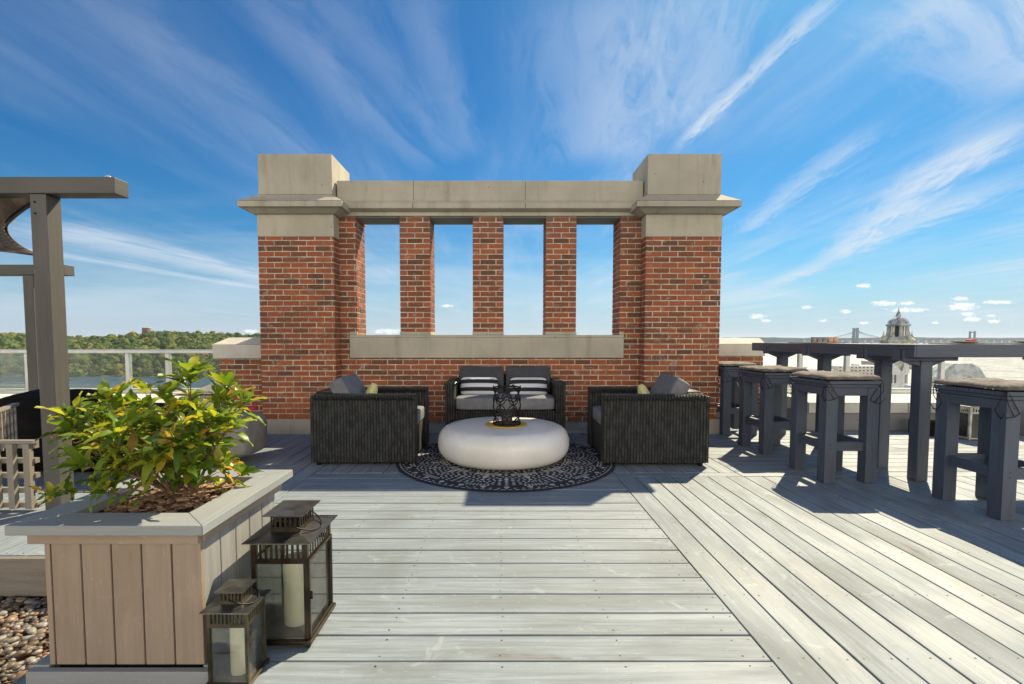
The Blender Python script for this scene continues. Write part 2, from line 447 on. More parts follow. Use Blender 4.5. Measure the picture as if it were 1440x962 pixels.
def leafmat(name, stops, trans=0.45):
    m, t, b, o = new_mat(name)
    g = t.n('ShaderNodeNewGeometry')
    cr = t.n('ShaderNodeValToRGB')
    els = cr.color_ramp.elements
    els[0].position = stops[0][0]; els[0].color = (*stops[0][1], 1)
    els[1].position = stops[-1][0]; els[1].color = (*stops[-1][1], 1)
    for p_, c_ in stops[1:-1]:
        e = els.new(p_); e.color = (*c_, 1)
    t.nt.links.new(g.outputs['Random Per Island'], cr.inputs[0])
    uvn = t.n('ShaderNodeUVMap'); sx = t.n('ShaderNodeSeparateXYZ'); t.nt.links.new(uvn.outputs[0], sx.inputs[0])
    vein = t.ramp(t.m('ABSOLUTE', sx.outputs[1]), 0.0, 0.08, 0.35, 0.0)
    sv_ = t.m('ABSOLUTE', t.m('SINE', t.m('ADD', t.m('MULTIPLY', sx.outputs[0], 26.0), t.m('MULTIPLY', t.m('ABSOLUTE', sx.outputs[1]), -9.0))))
    c0 = t.mix(vein, cr.outputs[0], (0.40, 0.42, 0.10))
    c0 = t.mix(t.ramp(sv_, 0.0, 0.25, 0.22, 0.0), c0, (0.30, 0.34, 0.07))
    tcn = t.n('ShaderNodeTexCoord')
    c0 = t.mix(t.m('MULTIPLY', t.ramp(t.noise(tcn.outputs['Object'], 60, 3, 0.6), 0.55, 0.75), 0.3), c0, (0.28, 0.22, 0.03))
    t.put(b.inputs['Base Color'], c0)
    b.inputs['Roughness'].default_value = 0.38
    b.inputs['Specular IOR Level'].default_value = 0.5
    tl = t.n('ShaderNodeBsdfTranslucent')
    t.put(tl.inputs[0], t.mix(1.0, c0, (1.6, 1.5, 0.6), 'MULTIPLY'))
    ms = t.n('ShaderNodeMixShader'); ms.inputs[0].default_value = trans
    t.nt.links.new(b.outputs[0], ms.inputs[1]); t.nt.links.new(tl.outputs[0], ms.inputs[2])
    t.nt.links.new(ms.outputs[0], o.inputs[0])
    return m


LEAF = leafmat('shrub_leaf', [(0, (0.06, 0.11, 0.018)), (0.3, (0.11, 0.20, 0.025)), (0.6, (0.22, 0.30, 0.032)), (0.85, (0.42, 0.42, 0.045)), (0.95, (0.52, 0.38, 0.05)), (1, (0.48, 0.22, 0.08))])
BARK = basic('shrub_bark', (0.20, 0.12, 0.07), 0.8, var=0.3, scale=40)
SOIL = basic('bark_mulch', (0.13, 0.075, 0.045), 0.95, var=0.5, scale=30, bs=70, bstr=0.9, bd=0.01)
m, t, b, o = new_mat('mulch_chip')
g = t.n('ShaderNodeNewGeometry')
t.put(b.inputs['Base Color'], t.mix(g.outputs['Random Per Island'], (0.09, 0.045, 0.025), (0.42, 0.27, 0.17)))
b.inputs['Roughness'].default_value = 0.9
CHIP = m
m, t, b, o = new_mat('river_pebble')
g = t.n('ShaderNodeNewGeometry')
cr = t.n('ShaderNodeValToRGB'); els = cr.color_ramp.elements
els[0].color = (0.10, 0.085, 0.07, 1); els[1].color = (0.36, 0.345, 0.31, 1)
for p_, c_ in ((0.25, (0.17, 0.12, 0.075)), (0.45, (0.13, 0.115, 0.095)), (0.62, (0.33, 0.17, 0.085)), (0.75, (0.24, 0.215, 0.17))):
    e = els.new(p_); e.color = (*c_, 1)
t.nt.links.new(g.outputs['Random Per Island'], cr.inputs[0])
tcn = t.n('ShaderNodeTexCoord')
n_ = t.noise(tcn.outputs['Object'], 60, 4, 0.6)
t.put(b.inputs['Base Color'], t.mix(t.ramp(n_, 0.3, 0.7), t.mix(1.0, cr.outputs[0], (0.75, 0.75, 0.75), 'MULTIPLY'), cr.outputs[0]))
b.inputs['Roughness'].default_value = 0.5
PEBBLE = m
m, t, b, o = new_mat('shade_mesh_fabric')
tcn = t.n('ShaderNodeTexCoord')
n_ = t.noise(tcn.outputs['Object'], 9, 6, 0.7)
c0 = t.mix(t.ramp(n_, 0.35, 0.65), (0.10, 0.078, 0.055), (0.22, 0.17, 0.12))
t.put(b.inputs['Base Color'], c0); b.inputs['Roughness'].default_value = 0.9
tl = t.n('ShaderNodeBsdfTranslucent'); t.put(tl.inputs[0], c0)
ms = t.n('ShaderNodeMixShader'); ms.inputs[0].default_value = 0.3
t.nt.links.new(b.outputs[0], ms.inputs[1]); t.nt.links.new(tl.outputs[0], ms.inputs[2]); t.nt.links.new(ms.outputs[0], o.inputs[0])
SAIL = m
HEM = basic('shade_hem', (0.075, 0.062, 0.055), 0.8, var=0.1, bstr=0.1)

# rug
RUG_D = basic('rug_dark', (0.016, 0.019, 0.025), 0.95, var=0.3, scale=20, bs=260, bstr=0.5, bd=0.002)
RUG_L = basic('rug_light', (0.52, 0.51, 0.48), 0.95, var=0.12, scale=20, bs=260, bstr=0.5, bd=0.002)

# water
m, t, b, o = new_mat('water')
tcn = t.n('ShaderNodeTexCoord')
mp = t.n('ShaderNodeMapping'); mp.inputs['Scale'].default_value = (1, 2.2, 1)
t.nt.links.new(tcn.outputs['Object'], mp.inputs[0])
a = t.noise(mp.outputs[0], 0.09, 6, 0.65)
c_ = t.noise(mp.outputs[0], 0.006, 4, 0.6, 0.6)
t.put(b.inputs['Base Color'], t.mix(t.ramp(c_, 0.35, 0.65), (0.035, 0.065, 0.11), (0.07, 0.115, 0.165)))
t.put(b.inputs['Roughness'], t.ramp(c_, 0.3, 0.7, 0.22, 0.38))
b.inputs['IOR'].default_value = 1.33
bump(t, b, a, 0.5, 3.0)
WATER = m
m, t, b, o = new_mat('wooded_canopy')
g = t.n('ShaderNodeNewGeometry')
cr = t.n('ShaderNodeValToRGB'); els = cr.color_ramp.elements
els[0].color = (0.045, 0.085, 0.018, 1); els[1].color = (0.30, 0.19, 0.04, 1)
for p_, c_ in ((0.35, (0.075, 0.13, 0.02)), (0.7, (0.13, 0.17, 0.025)), (0.95, (0.19, 0.20, 0.03))):
    e = els.new(p_); e.color = (*c_, 1)
t.nt.links.new(g.outputs['Random Per Island'], cr.inputs[0])
tcn = t.n('ShaderNodeTexCoord')
n_ = t.noise(tcn.outputs['Object'], 0.35, 5, 0.7)
t.put(b.inputs['Base Color'], t.mix(t.ramp(n_, 0.35, 0.65), t.mix(1.0, cr.outputs[0], (0.55, 0.6, 0.6), 'MULTIPLY'), cr.outputs[0]))
b.inputs['Roughness'].default_value = 0.9
bump(t, b, n_, 1.0, 3.0)
CANOPY = m
EARTH = basic('earth', (0.11, 0.12, 0.07), 0.95, scale=0.02, bs=0.1, bstr=0.3, bd=1)
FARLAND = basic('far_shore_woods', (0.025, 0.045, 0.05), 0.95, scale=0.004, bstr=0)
CONC = basic('pale_concrete', (0.52, 0.51, 0.48), 0.85, var=0.1, scale=0.3, bs=1, bstr=0)
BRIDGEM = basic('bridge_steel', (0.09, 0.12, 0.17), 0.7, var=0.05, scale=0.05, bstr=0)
TOWER_ST = basic('limestone', (0.46, 0.46, 0.39), 0.85, var=0.22, scale=1.2, bs=4, bstr=0.3, bd=0.03)
TOWER_PALE = basic('glazed_terracotta', (0.82, 0.81, 0.74), 0.7, var=0.08, scale=0.8, bs=4, bstr=0.2, bd=0.02)
LEADROOF = basic('lead_roof', (0.46, 0.48, 0.49), 0.5, 0.1, var=0.4, scale=1.2, bs=3, bstr=0.5, bd=0.05)
WINDARK = basic('window_dark', (0.05, 0.06, 0.07), 0.25, bstr=0)
TOWERBRICK = basic('tower_brickwork', (0.20, 0.11, 0.085), 0.9, var=0.3, scale=0.5, bstr=0)
CITY = [basic('city_wall_%s' % n0, c0, 0.85, var=0.08, scale=0.1, bstr=0) for n0, c0 in
        (('cream', (0.50, 0.47, 0.42)), ('white', (0.62, 0.62, 0.60)), ('tan', (0.40, 0.35, 0.29)), ('rose', (0.36, 0.25, 0.21)))]
PAVE = basic('pale_paving', (0.62, 0.61, 0.58), 0.85, var=0.2, scale=0.02, bstr=0)
CITYROOF = basic('city_roof', (0.62, 0.62, 0.61), 0.8, bstr=0)

# ------------------------------------------------------------------ mesh builder
OFF = {}


class MB:
    def __init__(s):
        s.v = []; s.f = []; s.uv = []; s.mi = []; s.sm = []
        s.cur = 0; s.smooth = False
        s.M = None

    def vert(s, p):
        p = Vector(p)
        if s.M is not None: p = s.M @ p
        s.v.append(p); return len(s.v) - 1

    def face(s, idx, uvs):
        s.f.append(tuple(idx)); s.uv.append(uvs); s.mi.append(s.cur); s.sm.append(s.smooth)

    def poly(s, pts, uvs=None):
        idx = [s.vert(p) for p in pts]
        if uvs is None:
            P0 = Vector(pts[0]); n_ = (Vector(pts[1]) - P0).cross(Vector(pts[-1]) - P0)
            ax = max(range(3), key=lambda i: abs(n_[i]))
            if ax == 2: uvs = [(p[0], p[1]) for p in pts]
            elif ax == 1: uvs = [(p[0], p[2]) for p in pts]
            else: uvs = [(p[1], p[2]) for p in pts]
        s.face(idx, uvs)

    def box(s, x0, x1, y0, y1, z0, z1, along=None):
        """axis aligned box; along = axis the U coordinate follows (wood grain)"""
        c = [(x, y, z) for x in (x0, x1) for y in (y0, y1) for z in (z0, z1)]
        ids = [s.vert(p) for p in c]
        quads = [((0, 1, 3, 2), 0), ((4, 6, 7, 5), 0), ((0, 4, 5, 1), 1), ((2, 3, 7, 6), 1), ((0, 2, 6, 4), 2), ((1, 5, 7, 3), 2)]
        if along is None:
            d = (x1 - x0, y1 - y0, z1 - z0)
            along = max(range(3), key=lambda i: abs(d[i]))
        for q, nx in quads:
            axes = [a for a in (0, 1, 2) if a != nx]
            if along in axes:
                ua = along; va = [a for a in axes if a != along][0]
            else: ua, va = axes
            s.face([ids[i] for i in q], [(c[i][ua], c[i][va]) for i in q])

    def hbox(s, x0, x1, y0, y1, z0, z1):
        """box with U horizontal and V up, for woven sides"""
        c = [(x, y, z) for x in (x0, x1) for y in (y0, y1) for z in (z0, z1)]
        ids = [s.vert(p) for p in c]
        for q, nx in [((0, 1, 3, 2), 0), ((4, 6, 7, 5), 0), ((0, 4, 5, 1), 1), ((2, 3, 7, 6), 1), ((0, 2, 6, 4), 2), ((1, 5, 7, 3), 2)]:
            ua, va = {0: (1, 2), 1: (0, 2), 2: (0, 1)}[nx]
            s.face([ids[i] for i in q], [(c[i][ua], c[i][va]) for i in q])

    def prism(s, prof, a0, a1, axis='Y'):
        """extrude a closed profile; axis Y: profile in XZ; axis X: profile in YZ; axis Z: profile in XY"""
        def P(p, a):
            return {'Y': (p[0], a, p[1]), 'X': (a, p[0], p[1]), 'Z': (p[0], p[1], a)}[axis]
        n_ = len(prof)
        A = [s.vert(P(p, a0)) for p in prof]; B = [s.vert(P(p, a1)) for p in prof]
        s.face(A[::-1], [tuple(p) for p in prof][::-1]); s.face(B, [tuple(p) for p in prof])
        d = 0
        for i in range(n_):
            j = (i + 1) % n_
            L = math.hypot(prof[j][0] - prof[i][0], prof[j][1] - prof[i][1])
            s.face((A[i], A[j], B[j], B[i]), [(a0, d), (a0, d + L), (a1, d + L), (a1, d)])
            d += L

    def frustum(s, b0, b1, z0, t0, t1, z1):
        """b0,b1 = (x,y) corners at z0; t0,t1 corners at z1"""
        lo = [(b0[0], b0[1], z0), (b1[0], b0[1], z0), (b1[0], b1[1], z0), (b0[0], b1[1], z0)]
        hi = [(t0[0], t0[1], z1), (t1[0], t0[1], z1), (t1[0], t1[1], z1), (t0[0], t1[1], z1)]
        for i in range(4):
            j = (i + 1) % 4
            s.poly([lo[i], lo[j], hi[j], hi[i]])
        s.poly(lo[::-1]); s.poly(hi)

    def lathe(s, prof, cx, cy, n=32, close=True, a0=0.0):
        rings = []
        for (r, z) in prof:
            rings.append([s.vert((cx + r * math.cos(a0 + 2 * PI * k / n), cy + r * math.sin(a0 + 2 * PI * k / n), z)) for k in range(n)])
        d = 0
        for i in range(len(prof) - 1):
            L = math.hypot(prof[i + 1][0] - prof[i][0], prof[i + 1][1] - prof[i][1])
            for k in range(n):
                j = (k + 1) % n
                s.face((rings[i][k], rings[i][j], rings[i + 1][j], rings[i + 1][k]),
                       [(k / n, d), ((k + 1) / n, d), ((k + 1) / n, d + L), (k / n, d + L)])
            d += L
        if close:
            if prof[0][0] > 1e-6: s.face(rings[0][::-1], [(0, 0)] * n)
            if prof[-1][0] > 1e-6: s.face(rings[-1], [(0, 0)] * n)

    def tube(s, path, r, n=8, closed=False, r1=None):
        path = [Vector(p) for p in path]
        m_ = len(path)
        rings = []; up = Vector((0.13, 0.31, 0.94)); d = 0; ds = []
        for i, p in enumerate(path):
            if closed: tg = path[(i + 1) % m_] - path[i - 1]
            else: tg = path[min(i + 1, m_ - 1)] - path[max(i - 1, 0)]
            if tg.length < 1e-9: tg = Vector((0, 0, 1))
            tg.normalize()
            a = up - tg * up.dot(tg)
            if a.length < 0.05: a = Vector((1, 0, 0)) - tg * tg.x
            a.normalize(); up = a
            b_ = tg.cross(a)
            rad = r if r1 is None else r + (r1 - r) * i / (m_ - 1)
            rings.append([s.vert(p + (a * math.cos(2 * PI * k / n) + b_ * math.sin(2 * PI * k / n)) * rad) for k in range(n)])
            if i: d += (p - path[i - 1]).length
            ds.append(d)
        cnt = m_ if closed else m_ - 1
        for i in range(cnt):
            A, B = rings[i], rings[(i + 1) % m_]
            for k in range(n):
                j = (k + 1) % n
                s.face((A[k], A[j], B[j], B[k]), [(ds[i], k * .01), (ds[i], k * .01 + .01), (ds[i] + .01, k * .01 + .01), (ds[i] + .01, k * .01)])
        if not closed:
            s.face(rings[0][::-1], [(0, 0)] * n); s.face(rings[-1], [(0, 0)] * n)

    def bar(s, p, q, wx, wy=None):
        """square bar between two points"""
        wy = wy or wx
        p, q = Vector(p), Vector(q); t_ = (q - p).normalized()
        a = Vector((0, 0, 1)) if abs(t_.z) < 0.9 else Vector((0, 1, 0))
        a = (a - t_ * a.dot(t_)).normalized(); b_ = t_.cross(a)
        A = [s.vert(p + a * i * wy / 2 + b_ * j * wx / 2) for i, j in ((-1, -1), (-1, 1), (1, 1), (1, -1))]
        B = [s.vert(q + a * i * wy / 2 + b_ * j * wx / 2) for i, j in ((-1, -1), (-1, 1), (1, 1), (1, -1))]
        L = (q - p).length
        s.face(A[::-1], [(0, 0)] * 4); s.face(B, [(0, 0)] * 4)
        for k in range(4):
            j = (k + 1) % 4
            s.face((A[k], A[j], B[j], B[k]), [(0, k * wx), (0, k * wx + wx), (L, k * wx + wx), (L, k * wx)])

    def cushion(s, c, h, e=0.25, puff=0.0, nu=36, nv=18, mat=None, lumps=0.0, seed=0, pinch=0.0):
        """superellipsoid box: soft rounded block. h = half sizes"""
        def sp(x, p): return math.copysign(abs(x) ** p, x)
        rings = []
        for i in range(nv + 1):
            ph = -PI / 2 + PI * i / nv
            ring = []
            for k in range(nu):
                th = 2 * PI * k / nu
                x = sp(math.cos(ph), e) * sp(math.cos(th), e)
                y = sp(math.cos(ph), e) * sp(math.sin(th), e)
                z = sp(math.sin(ph), e)
                if puff:
                    bz = 1 + puff * (1 - x * x) * (1 - y * y)
                    z *= bz
                if pinch:
                    z *= (1 - pinch * max(abs(x), abs(y)) ** 6)
                    q = 1 - 0.10 * pinch * (1 - x * x if abs(y) > abs(x) else 1 - y * y)
                    x *= q; y *= q
                p = Vector((x * h[0], y * h[1], z * h[2]))
                if lumps:
                    nz = mn.noise(Vector((p.x * 9 + seed, p.y * 9, p.z * 9)))
                    p += Vector((0, 0, nz * lumps))
                ring.append((p, (x * .5 + .5, y * .5 + .5)))
            rings.append(ring)
        M_ = mat or Matrix.Identity(4)
        c = Vector(c)
        ids = [[s.vert(c + M_ @ p) for p, _ in ring] for ring in rings]
        sm = s.smooth; s.smooth = True
        for i in range(nv):
            for k in range(nu):
                j = (k + 1) % nu
                s.face((ids[i][k], ids[i][j], ids[i + 1][j], ids[i + 1][k]), [rings[i][k][1], rings[i][j][1], rings[i + 1][j][1], rings[i + 1][k][1]])
        s.smooth = sm

    def build(s, name, mat, parent=None, bevel=0.0, label=None, seg=2):
        off = OFF.get(parent.name, Vector()) if parent is not None else Vector(getattr(s, 'origin', (0, 0, 0)))
        me = bpy.data.meshes.new(name)
        me.from_pydata([tuple(v - off) for v in s.v], [], s.f)
        ul = me.uv_layers.new(name='UVMap')
        flat = []
        for u in s.uv:
            for a in u: flat.extend((float(a[0]), float(a[1])))
        ul.data.foreach_set('uv', flat)
        for mm in (mat if isinstance(mat, (list, tuple)) else [mat]): me.materials.append(mm)
        me.polygons.foreach_set('material_index', s.mi)
        me.polygons.foreach_set('use_smooth', s.sm)
        me.update()
        ob = bpy.data.objects.new(name, me)
        COL.objects.link(ob)
        if parent is not None: ob.parent = parent
        else: ob.location = off
        OFF[ob.name] = off
        if bevel:
            md = ob.modifiers.new('edge', 'BEVEL'); md.width = bevel; md.segments = seg; md.limit_method = 'ANGLE'; md.angle_limit = R(50)
        if label: ob['label'] = label
        return ob


def thing(name, label, cat, loc=(0, 0, 0), group=None, kind=None):
    o_ = bpy.data.objects.new(name, None); COL.objects.link(o_)
    o_.location = loc; o_.empty_display_size = 0.1
    OFF[o_.name] = Vector(loc)
    o_['label'] = label; o_['category'] = cat
    if group: o_['group'] = group
    return o_


def tag(o_, label, cat, group=None, kind=None):
    o_['label'] = label; o_['category'] = cat
    if group: o_['group'] = group
    if kind: o_['kind'] = kind
    return o_


def struct(o_, label=None):
    o_['kind'] = 'structure'
    if label: o_['label'] = label
    return o_


def dup(root, loc, label, rz=0.0):
    r = root.copy(); COL.objects.link(r); r.location = loc; r.rotation_euler = (0, 0, rz); r['label'] = label
    for ch in list(root.children):
        c1 = ch.copy(); COL.objects.link(c1); c1.parent = r
        for g1 in list(ch.children):
            d1 = g1.copy(); COL.objects.link(d1); d1.parent = c1
    return r


# ------------------------------------------------------------------ far setting: water, hills, far shore
mb = MB(); mb.poly([(-27000, -2000, -45), (27000, -2000, -45), (27000, 29000, -45), (-27000, 29000, -45)])
struct(mb.build('water', WATER), 'wide river and bay below the roof terrace')


def hill_h(x):
    """ridge height (m above the eye level origin) of the wooded hill across the river"""
    px = 705 + x * 684 / 850.0
    pts = [(-700, 2), (-300, 6), (0, 8.5), (60, 5), (115, 0), (150, 3), (190, 9), (225, 11.5), (300, 9), (380, 5), (470, 1), (560, -6), (620, -16), (700, -40)]
    for (a, b_), (c_, d_) in zip(pts, pts[1:]):
        if a <= px <= c_: return b_ + (d_ - b_) * (px - a) / (c_ - a)
    return 2 if px < -700 else -44


def ground_h(x, y):
    yy = 615 + 12 * math.sin(x * 0.011) + 8 * math.sin(x * 0.03)
    k = max(0.0, min(1.0, (y - yy) / 235.0))
    k2 = k ** 0.8
    top = hill_h(x)
    h_ = -46 + (top - 7 + 46) * k2
    if y > 900: h_ -= (y - 900) * 0.06
    return h_


mb = MB(); nx_, ny_ = 70, 20
gr = [[None] * (ny_ + 1) for _ in range(nx_ + 1)]
for i in range(nx_ + 1):
    for j in range(ny_ + 1):
        x = -1800 + 1790 * i / nx_; y = 596 + 700 * j / ny_
        gr[i][j] = mb.vert((x, y, ground_h(x, y) if j else -48))
for i in range(nx_):
    for j in range(ny_):
        mb.face((gr[i][j], gr[i + 1][j], gr[i + 1][j + 1], gr[i][j + 1]), [(0, 0)] * 4)
struct(mb.build('hill', EARTH), 'wooded hill on the far bank of the river')

# canopy of the wood: many crowns, read as one mass
import bmesh
bm = bmesh.new(); bmesh.ops.create_icosphere(bm, subdivisions=2, radius=1.0)
ico_v = [v.co.copy() for v in bm.verts]; ico_f = [[v.index for v in f.verts] for f in bm.faces]; bm.free()
bm = bmesh.new(); bmesh.ops.create_icosphere(bm, subdivisions=1, radius=1.0)
ico1_v = [v.co.copy() for v in bm.verts]; ico1_f = [[v.index for v in f.verts] for f in bm.faces]; bm.free()


def blob(mb, c, r, rz, seed, amp=0.35, V_=None, F_=None, fr=1.7):
    V_ = V_ or ico_v; F_ = F_ or ico_f
    base = len(mb.v)
    for co in V_:
        k = 1 + amp * mn.noise(co * fr + Vector((seed, seed * .7, 3)))  + amp * .5 * mn.noise(co * fr * 2.3 + Vector((seed, 9, seed)))
        mb.v.append(Vector((c[0] + co.x * r * k, c[1] + co.y * r * k, c[2] + co.z * rz * k)))
    for f in F_:
        mb.f.append(tuple(base + i for i in f)); mb.uv.append([(0, 0)] * len(f)); mb.mi.append(mb.cur); mb.sm.append(mb.smooth)


mb = MB(); rnd = random.Random(3)
for i in range(3000):
    x = rnd.uniform(-1120, -130); k = rnd.random()
    y = 612 + 290 * k ** 1.1
    r = rnd.uniform(4.2, 8.0) * (0.75 if k < .2 else 1.0)
    z = ground_h(x, y)
    if z < -44.6 and y > 640: continue
    blob(mb, (x, y, z + r * .7), r, r * rnd.uniform(.85, 1.2), i * 1.37, 0.5)
o_ = mb.build('woodland_canopy', CANOPY)
tag(o_, 'mass of green autumn trees covering the hill across the river', 'woodland', kind='stuff')

t0 = thing('water_tower', 'round brick tower rising from the treetops of the wooded hill', 'tower', (-633, 870, 0))
mb = MB(); mb.smooth = True; mb.lathe([(7.4, 0), (7.1, 12), (6.6, 22)], -633, 870, 24); mb.build('tower_wall', TOWERBRICK, t0)
mb = MB(); mb.lathe([(7.0, 22.0), (7.0, 23.4), (6.0, 23.8), (0.1, 24.0)], -633, 870, 24); mb.build('tower_rim', CONC, t0)
# two small buildings on the left end of the ridge
for k, (x, y, w_, h_, lab, mt) in enumerate(((-715, 905, 28, 11, 'long pale flat-roofed building beyond the low dip of the hill', CONC), (-850, 860, 46, 13, 'red brick building among the trees at the left end of the hill', TOWERBRICK))):
    t1 = thing('hilltop_building', lab, 'building', (x, y, -6))
    mb = MB(); mb.box(x - w_ / 2, x + w_ / 2, y, y + 14, -6, -6 + h_); mb.build('wall', mt, t1)
    mb = MB(); mb.box(x - w_ / 2 - .6, x + w_ / 2 + .6, y - .6, y + 14.6, -6 + h_ + .002, -6 + h_ + .8); mb.build('roof', CITYROOF, t1)
    for q in range(int(w_ // 5)):
        mb = MB(); mb.box(x - w_ / 2 + 2 + q * 5, x - w_ / 2 + 4.2 + q * 5, y - .12, y + .02, -6 + h_ - 3.6, -6 + h_ - 1.6); mb.build('window', WINDARK, t1)

# far shore to the right, beyond the bay
mb = MB(); n_ = 160
for j, (Y0, hh) in enumerate(((7400, 1.0), (9300, 1.5))):
    prev = None
    for i in range(n_ + 1):
        x = 1500 + 12000 * i / n_
        e = 20 + 22 * (mn.noise(Vector((x * .0009, j * 5.3, 0))) + .6) + 9 * mn.noise(Vector((x * .006, j * 2, 1)))
        e = -45 + (45 + e * hh) * min(1, i / 9)
        cur = ((x, Y0, -46), (x, Y0 + 60, e), (x, Y0 + 500, -46))
        if prev:
            mb.poly([prev[0], cur[0], cur[1], prev[1]]); mb.poly([prev[1], cur[1], cur[2], prev[2]])
        prev = cur
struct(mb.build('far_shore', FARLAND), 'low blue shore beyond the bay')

# cable-stayed bridge
BY = 4600
bx = lambda px: (px - 705) * BY / 684
t0 = thing('bridge', 'long cable-stayed bridge with blue-grey pylons crossing the far bay', 'bridge', (bx(1202), BY, -45))
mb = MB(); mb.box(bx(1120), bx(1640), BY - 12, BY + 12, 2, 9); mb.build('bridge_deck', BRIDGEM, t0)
for px, hh in ((1202, 112), (1366, 82)):
    X = bx(px); mb = MB(); wv = 12 if px == 1202 else 6
    mb.frustum((X - wv, BY - 30), (X + wv, BY - 16), -45, (X - wv * .75, BY - 30), (X + wv * .75, BY - 16), 2 + hh)
    mb.frustum((X - wv, BY + 16), (X + wv, BY + 30), -45, (X - wv * .75, BY + 16), (X + wv * .75, BY + 30), 2 + hh)
    mb.box(X - wv * .7, X + wv * .7, BY - 16.2, BY + 16.2, hh - 12, hh - 4)
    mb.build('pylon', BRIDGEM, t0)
    if px == 1202:
        mb = MB()
        for s_ in (-1, 1):
            for q in range(8): mb.bar((X, BY - 14, hh - 2 - q * 5), (X + s_ * (60 + q * 36), BY - 14, 9), 1.5)
        mb.build('stay_cable', BRIDGEM, t0)
for q in range(48):
    X = bx(1130) + q * (bx(1640) - bx(1130)) / 48
    mb = MB(); mb.box(X - 7, X + 7, BY - 11, BY + 11, -45, 2.0); mb.build('bridge_pier', CONC, t0)

# church-like bell tower on a nearer block
TY = 95.0
sx_ = TY / 684
TX = (1261 - 705) * sx_
t0 = thing('bell_tower', 'pale stone bell tower with domed belfry and corner finials beyond the bar table', 'tower', (TX, TY, -45))
mb = MB(); mb.M = Matrix.Translation((TX - .3, TY, 0)) @ Matrix.Rotation(R(38), 4, 'Z')
hw = 1.75
for a_, b_ in ((-hw, hw),):
    mb.box(-hw, hw, -hw, hw, -45, -5.3)
    for s_ in (-1, 1):
        mb.prism([(-hw, -5.3), (hw, -5.3), (0, -3.1)], s_ * hw - .25, s_ * hw + .25, 'Y')
        mb.prism([(-hw, -5.3), (hw, -5.3), (0, -3.1)], s_ * hw - .25, s_ * hw + .25, 'X')
mb.build('shaft', TOWER_PALE, t0)
for ax in (0, 1):
    for q in (-.55, 0, .55):
        for (z0, z1) in ((-7.2, -5.6), (-10.6, -10.0)):
            mb = MB(); mb.M = Matrix.Translation((TX - .3, TY, 0)) @ Matrix.Rotation(R(38), 4, 'Z')
            if ax: mb.box(-hw - .05, -hw + .1, q - .14, q + .14, z0, z1)
            else: mb.box(q - .14, q + .14, -hw - .05, -hw + .1, z0, z1)
            mb.build('window', WINDARK, t0)
mb = MB(); mb.box(TX - 1.0, TX + 1.0, TY - 1.0, TY + 1.0, -6, -2.601); mb.build('neck', TOWER_ST, t0)
mb = MB(); mb.lathe([(2.6, -2.6), (2.6, -.6), (2.75, -.6), (2.75, .7), (2.95, .75), (2.95, 1.05), (2.2, 1.7), (1.85, 1.75)], TX, TY, 8, a0=PI / 8)
mb.build('belfry_base', TOWER_ST, t0)
mb = MB()
for k in range(8):
    a_ = 2 * PI * k / 8 + PI / 8
    cx, cy = TX + 1.5 * math.cos(a_), TY + 1.5 * math.sin(a_)
    mb.lathe([(.34, 1.75), (.27, 2.0), (.27, 3.7), (.38, 3.85)], cx, cy, 8)
mb.build('belfry_column', TOWER_ST, t0)
mb = MB(); mb.lathe([(.55, 1.75), (.55, 3.85)], TX, TY, 8); mb.build('belfry_core', WINDARK, t0)
mb = MB(); mb.smooth = True
mb.lathe([(1.95, 3.85), (1.95, 4.15), (1.72, 4.2), (1.6, 4.7), (1.25, 5.2), (.8, 5.5), (.45, 5.8), (.28, 6.3), (.1, 6.9), (.03, 7.4)], TX, TY, 16)
mb.build('dome', LEADROOF, t0)
for a_ in (PI * .0, PI, PI * .5, PI * 1.5):
    cx, cy = TX + 2.75 * math.cos(a_), TY + 2.75 * math.sin(a_)
    mb = MB(); mb.lathe([(.30, 1.0), (.30, 1.6), (.4, 1.7), (.2, 1.9), (.08, 2.4), (.02, 2.8)], cx, cy, 8); mb.build('finial', TOWER_ST, t0)

# grand building with a carved roof, seen below the bar top
GY = 70.0; gx = (1355 - 705) * GY / 684
t0 = thing('domed_building', 'building with swept grey metal roof and carved crest seen under the bar table', 'building', (gx, GY, -45))
mb = MB(); mb.box(gx - 6.2, gx + 8.5, GY, GY + 2.6, -45, -5.6); mb.build('wall', TOWER_PALE, t0)
mb = MB(); mb.prism([(gx - 5.6, -5.58), (gx + 6.6, -5.58), (gx + 5.6, -4.8), (gx + 3.6, -4.3), (gx + 2.6, -2.9), (gx + 1.4, -2.3), (gx - 1.2, -2.3), (gx - 2.4, -3.2), (gx - 4.0, -4.6)], GY + .2, GY + 2.4, 'Y')
mb.build('roof', LEADROOF, t0)
mb = MB()
for q in range(4):
    a_ = PI * q / 6
    pts = [(gx + .2 + (.7 + .5 * q) * math.cos(x_) , GY + .1, -4.9 + (.6 + .28 * q) * math.sin(x_)) for x_ in [a2 * PI / 10 for a2 in range(1, 10)]]
    if q % 2 == 0: mb.tube(pts, .10, 6)
mb.build('roof_crest', TOWER_PALE, t0)
for q in range(6):
    mb = MB(); mb.box(gx - 6.4 + q * 2.4, gx - 5.2 + q * 2.4, GY - .1, GY + .05, -9.0, -6.8); mb.build('window', WINDARK, t0)

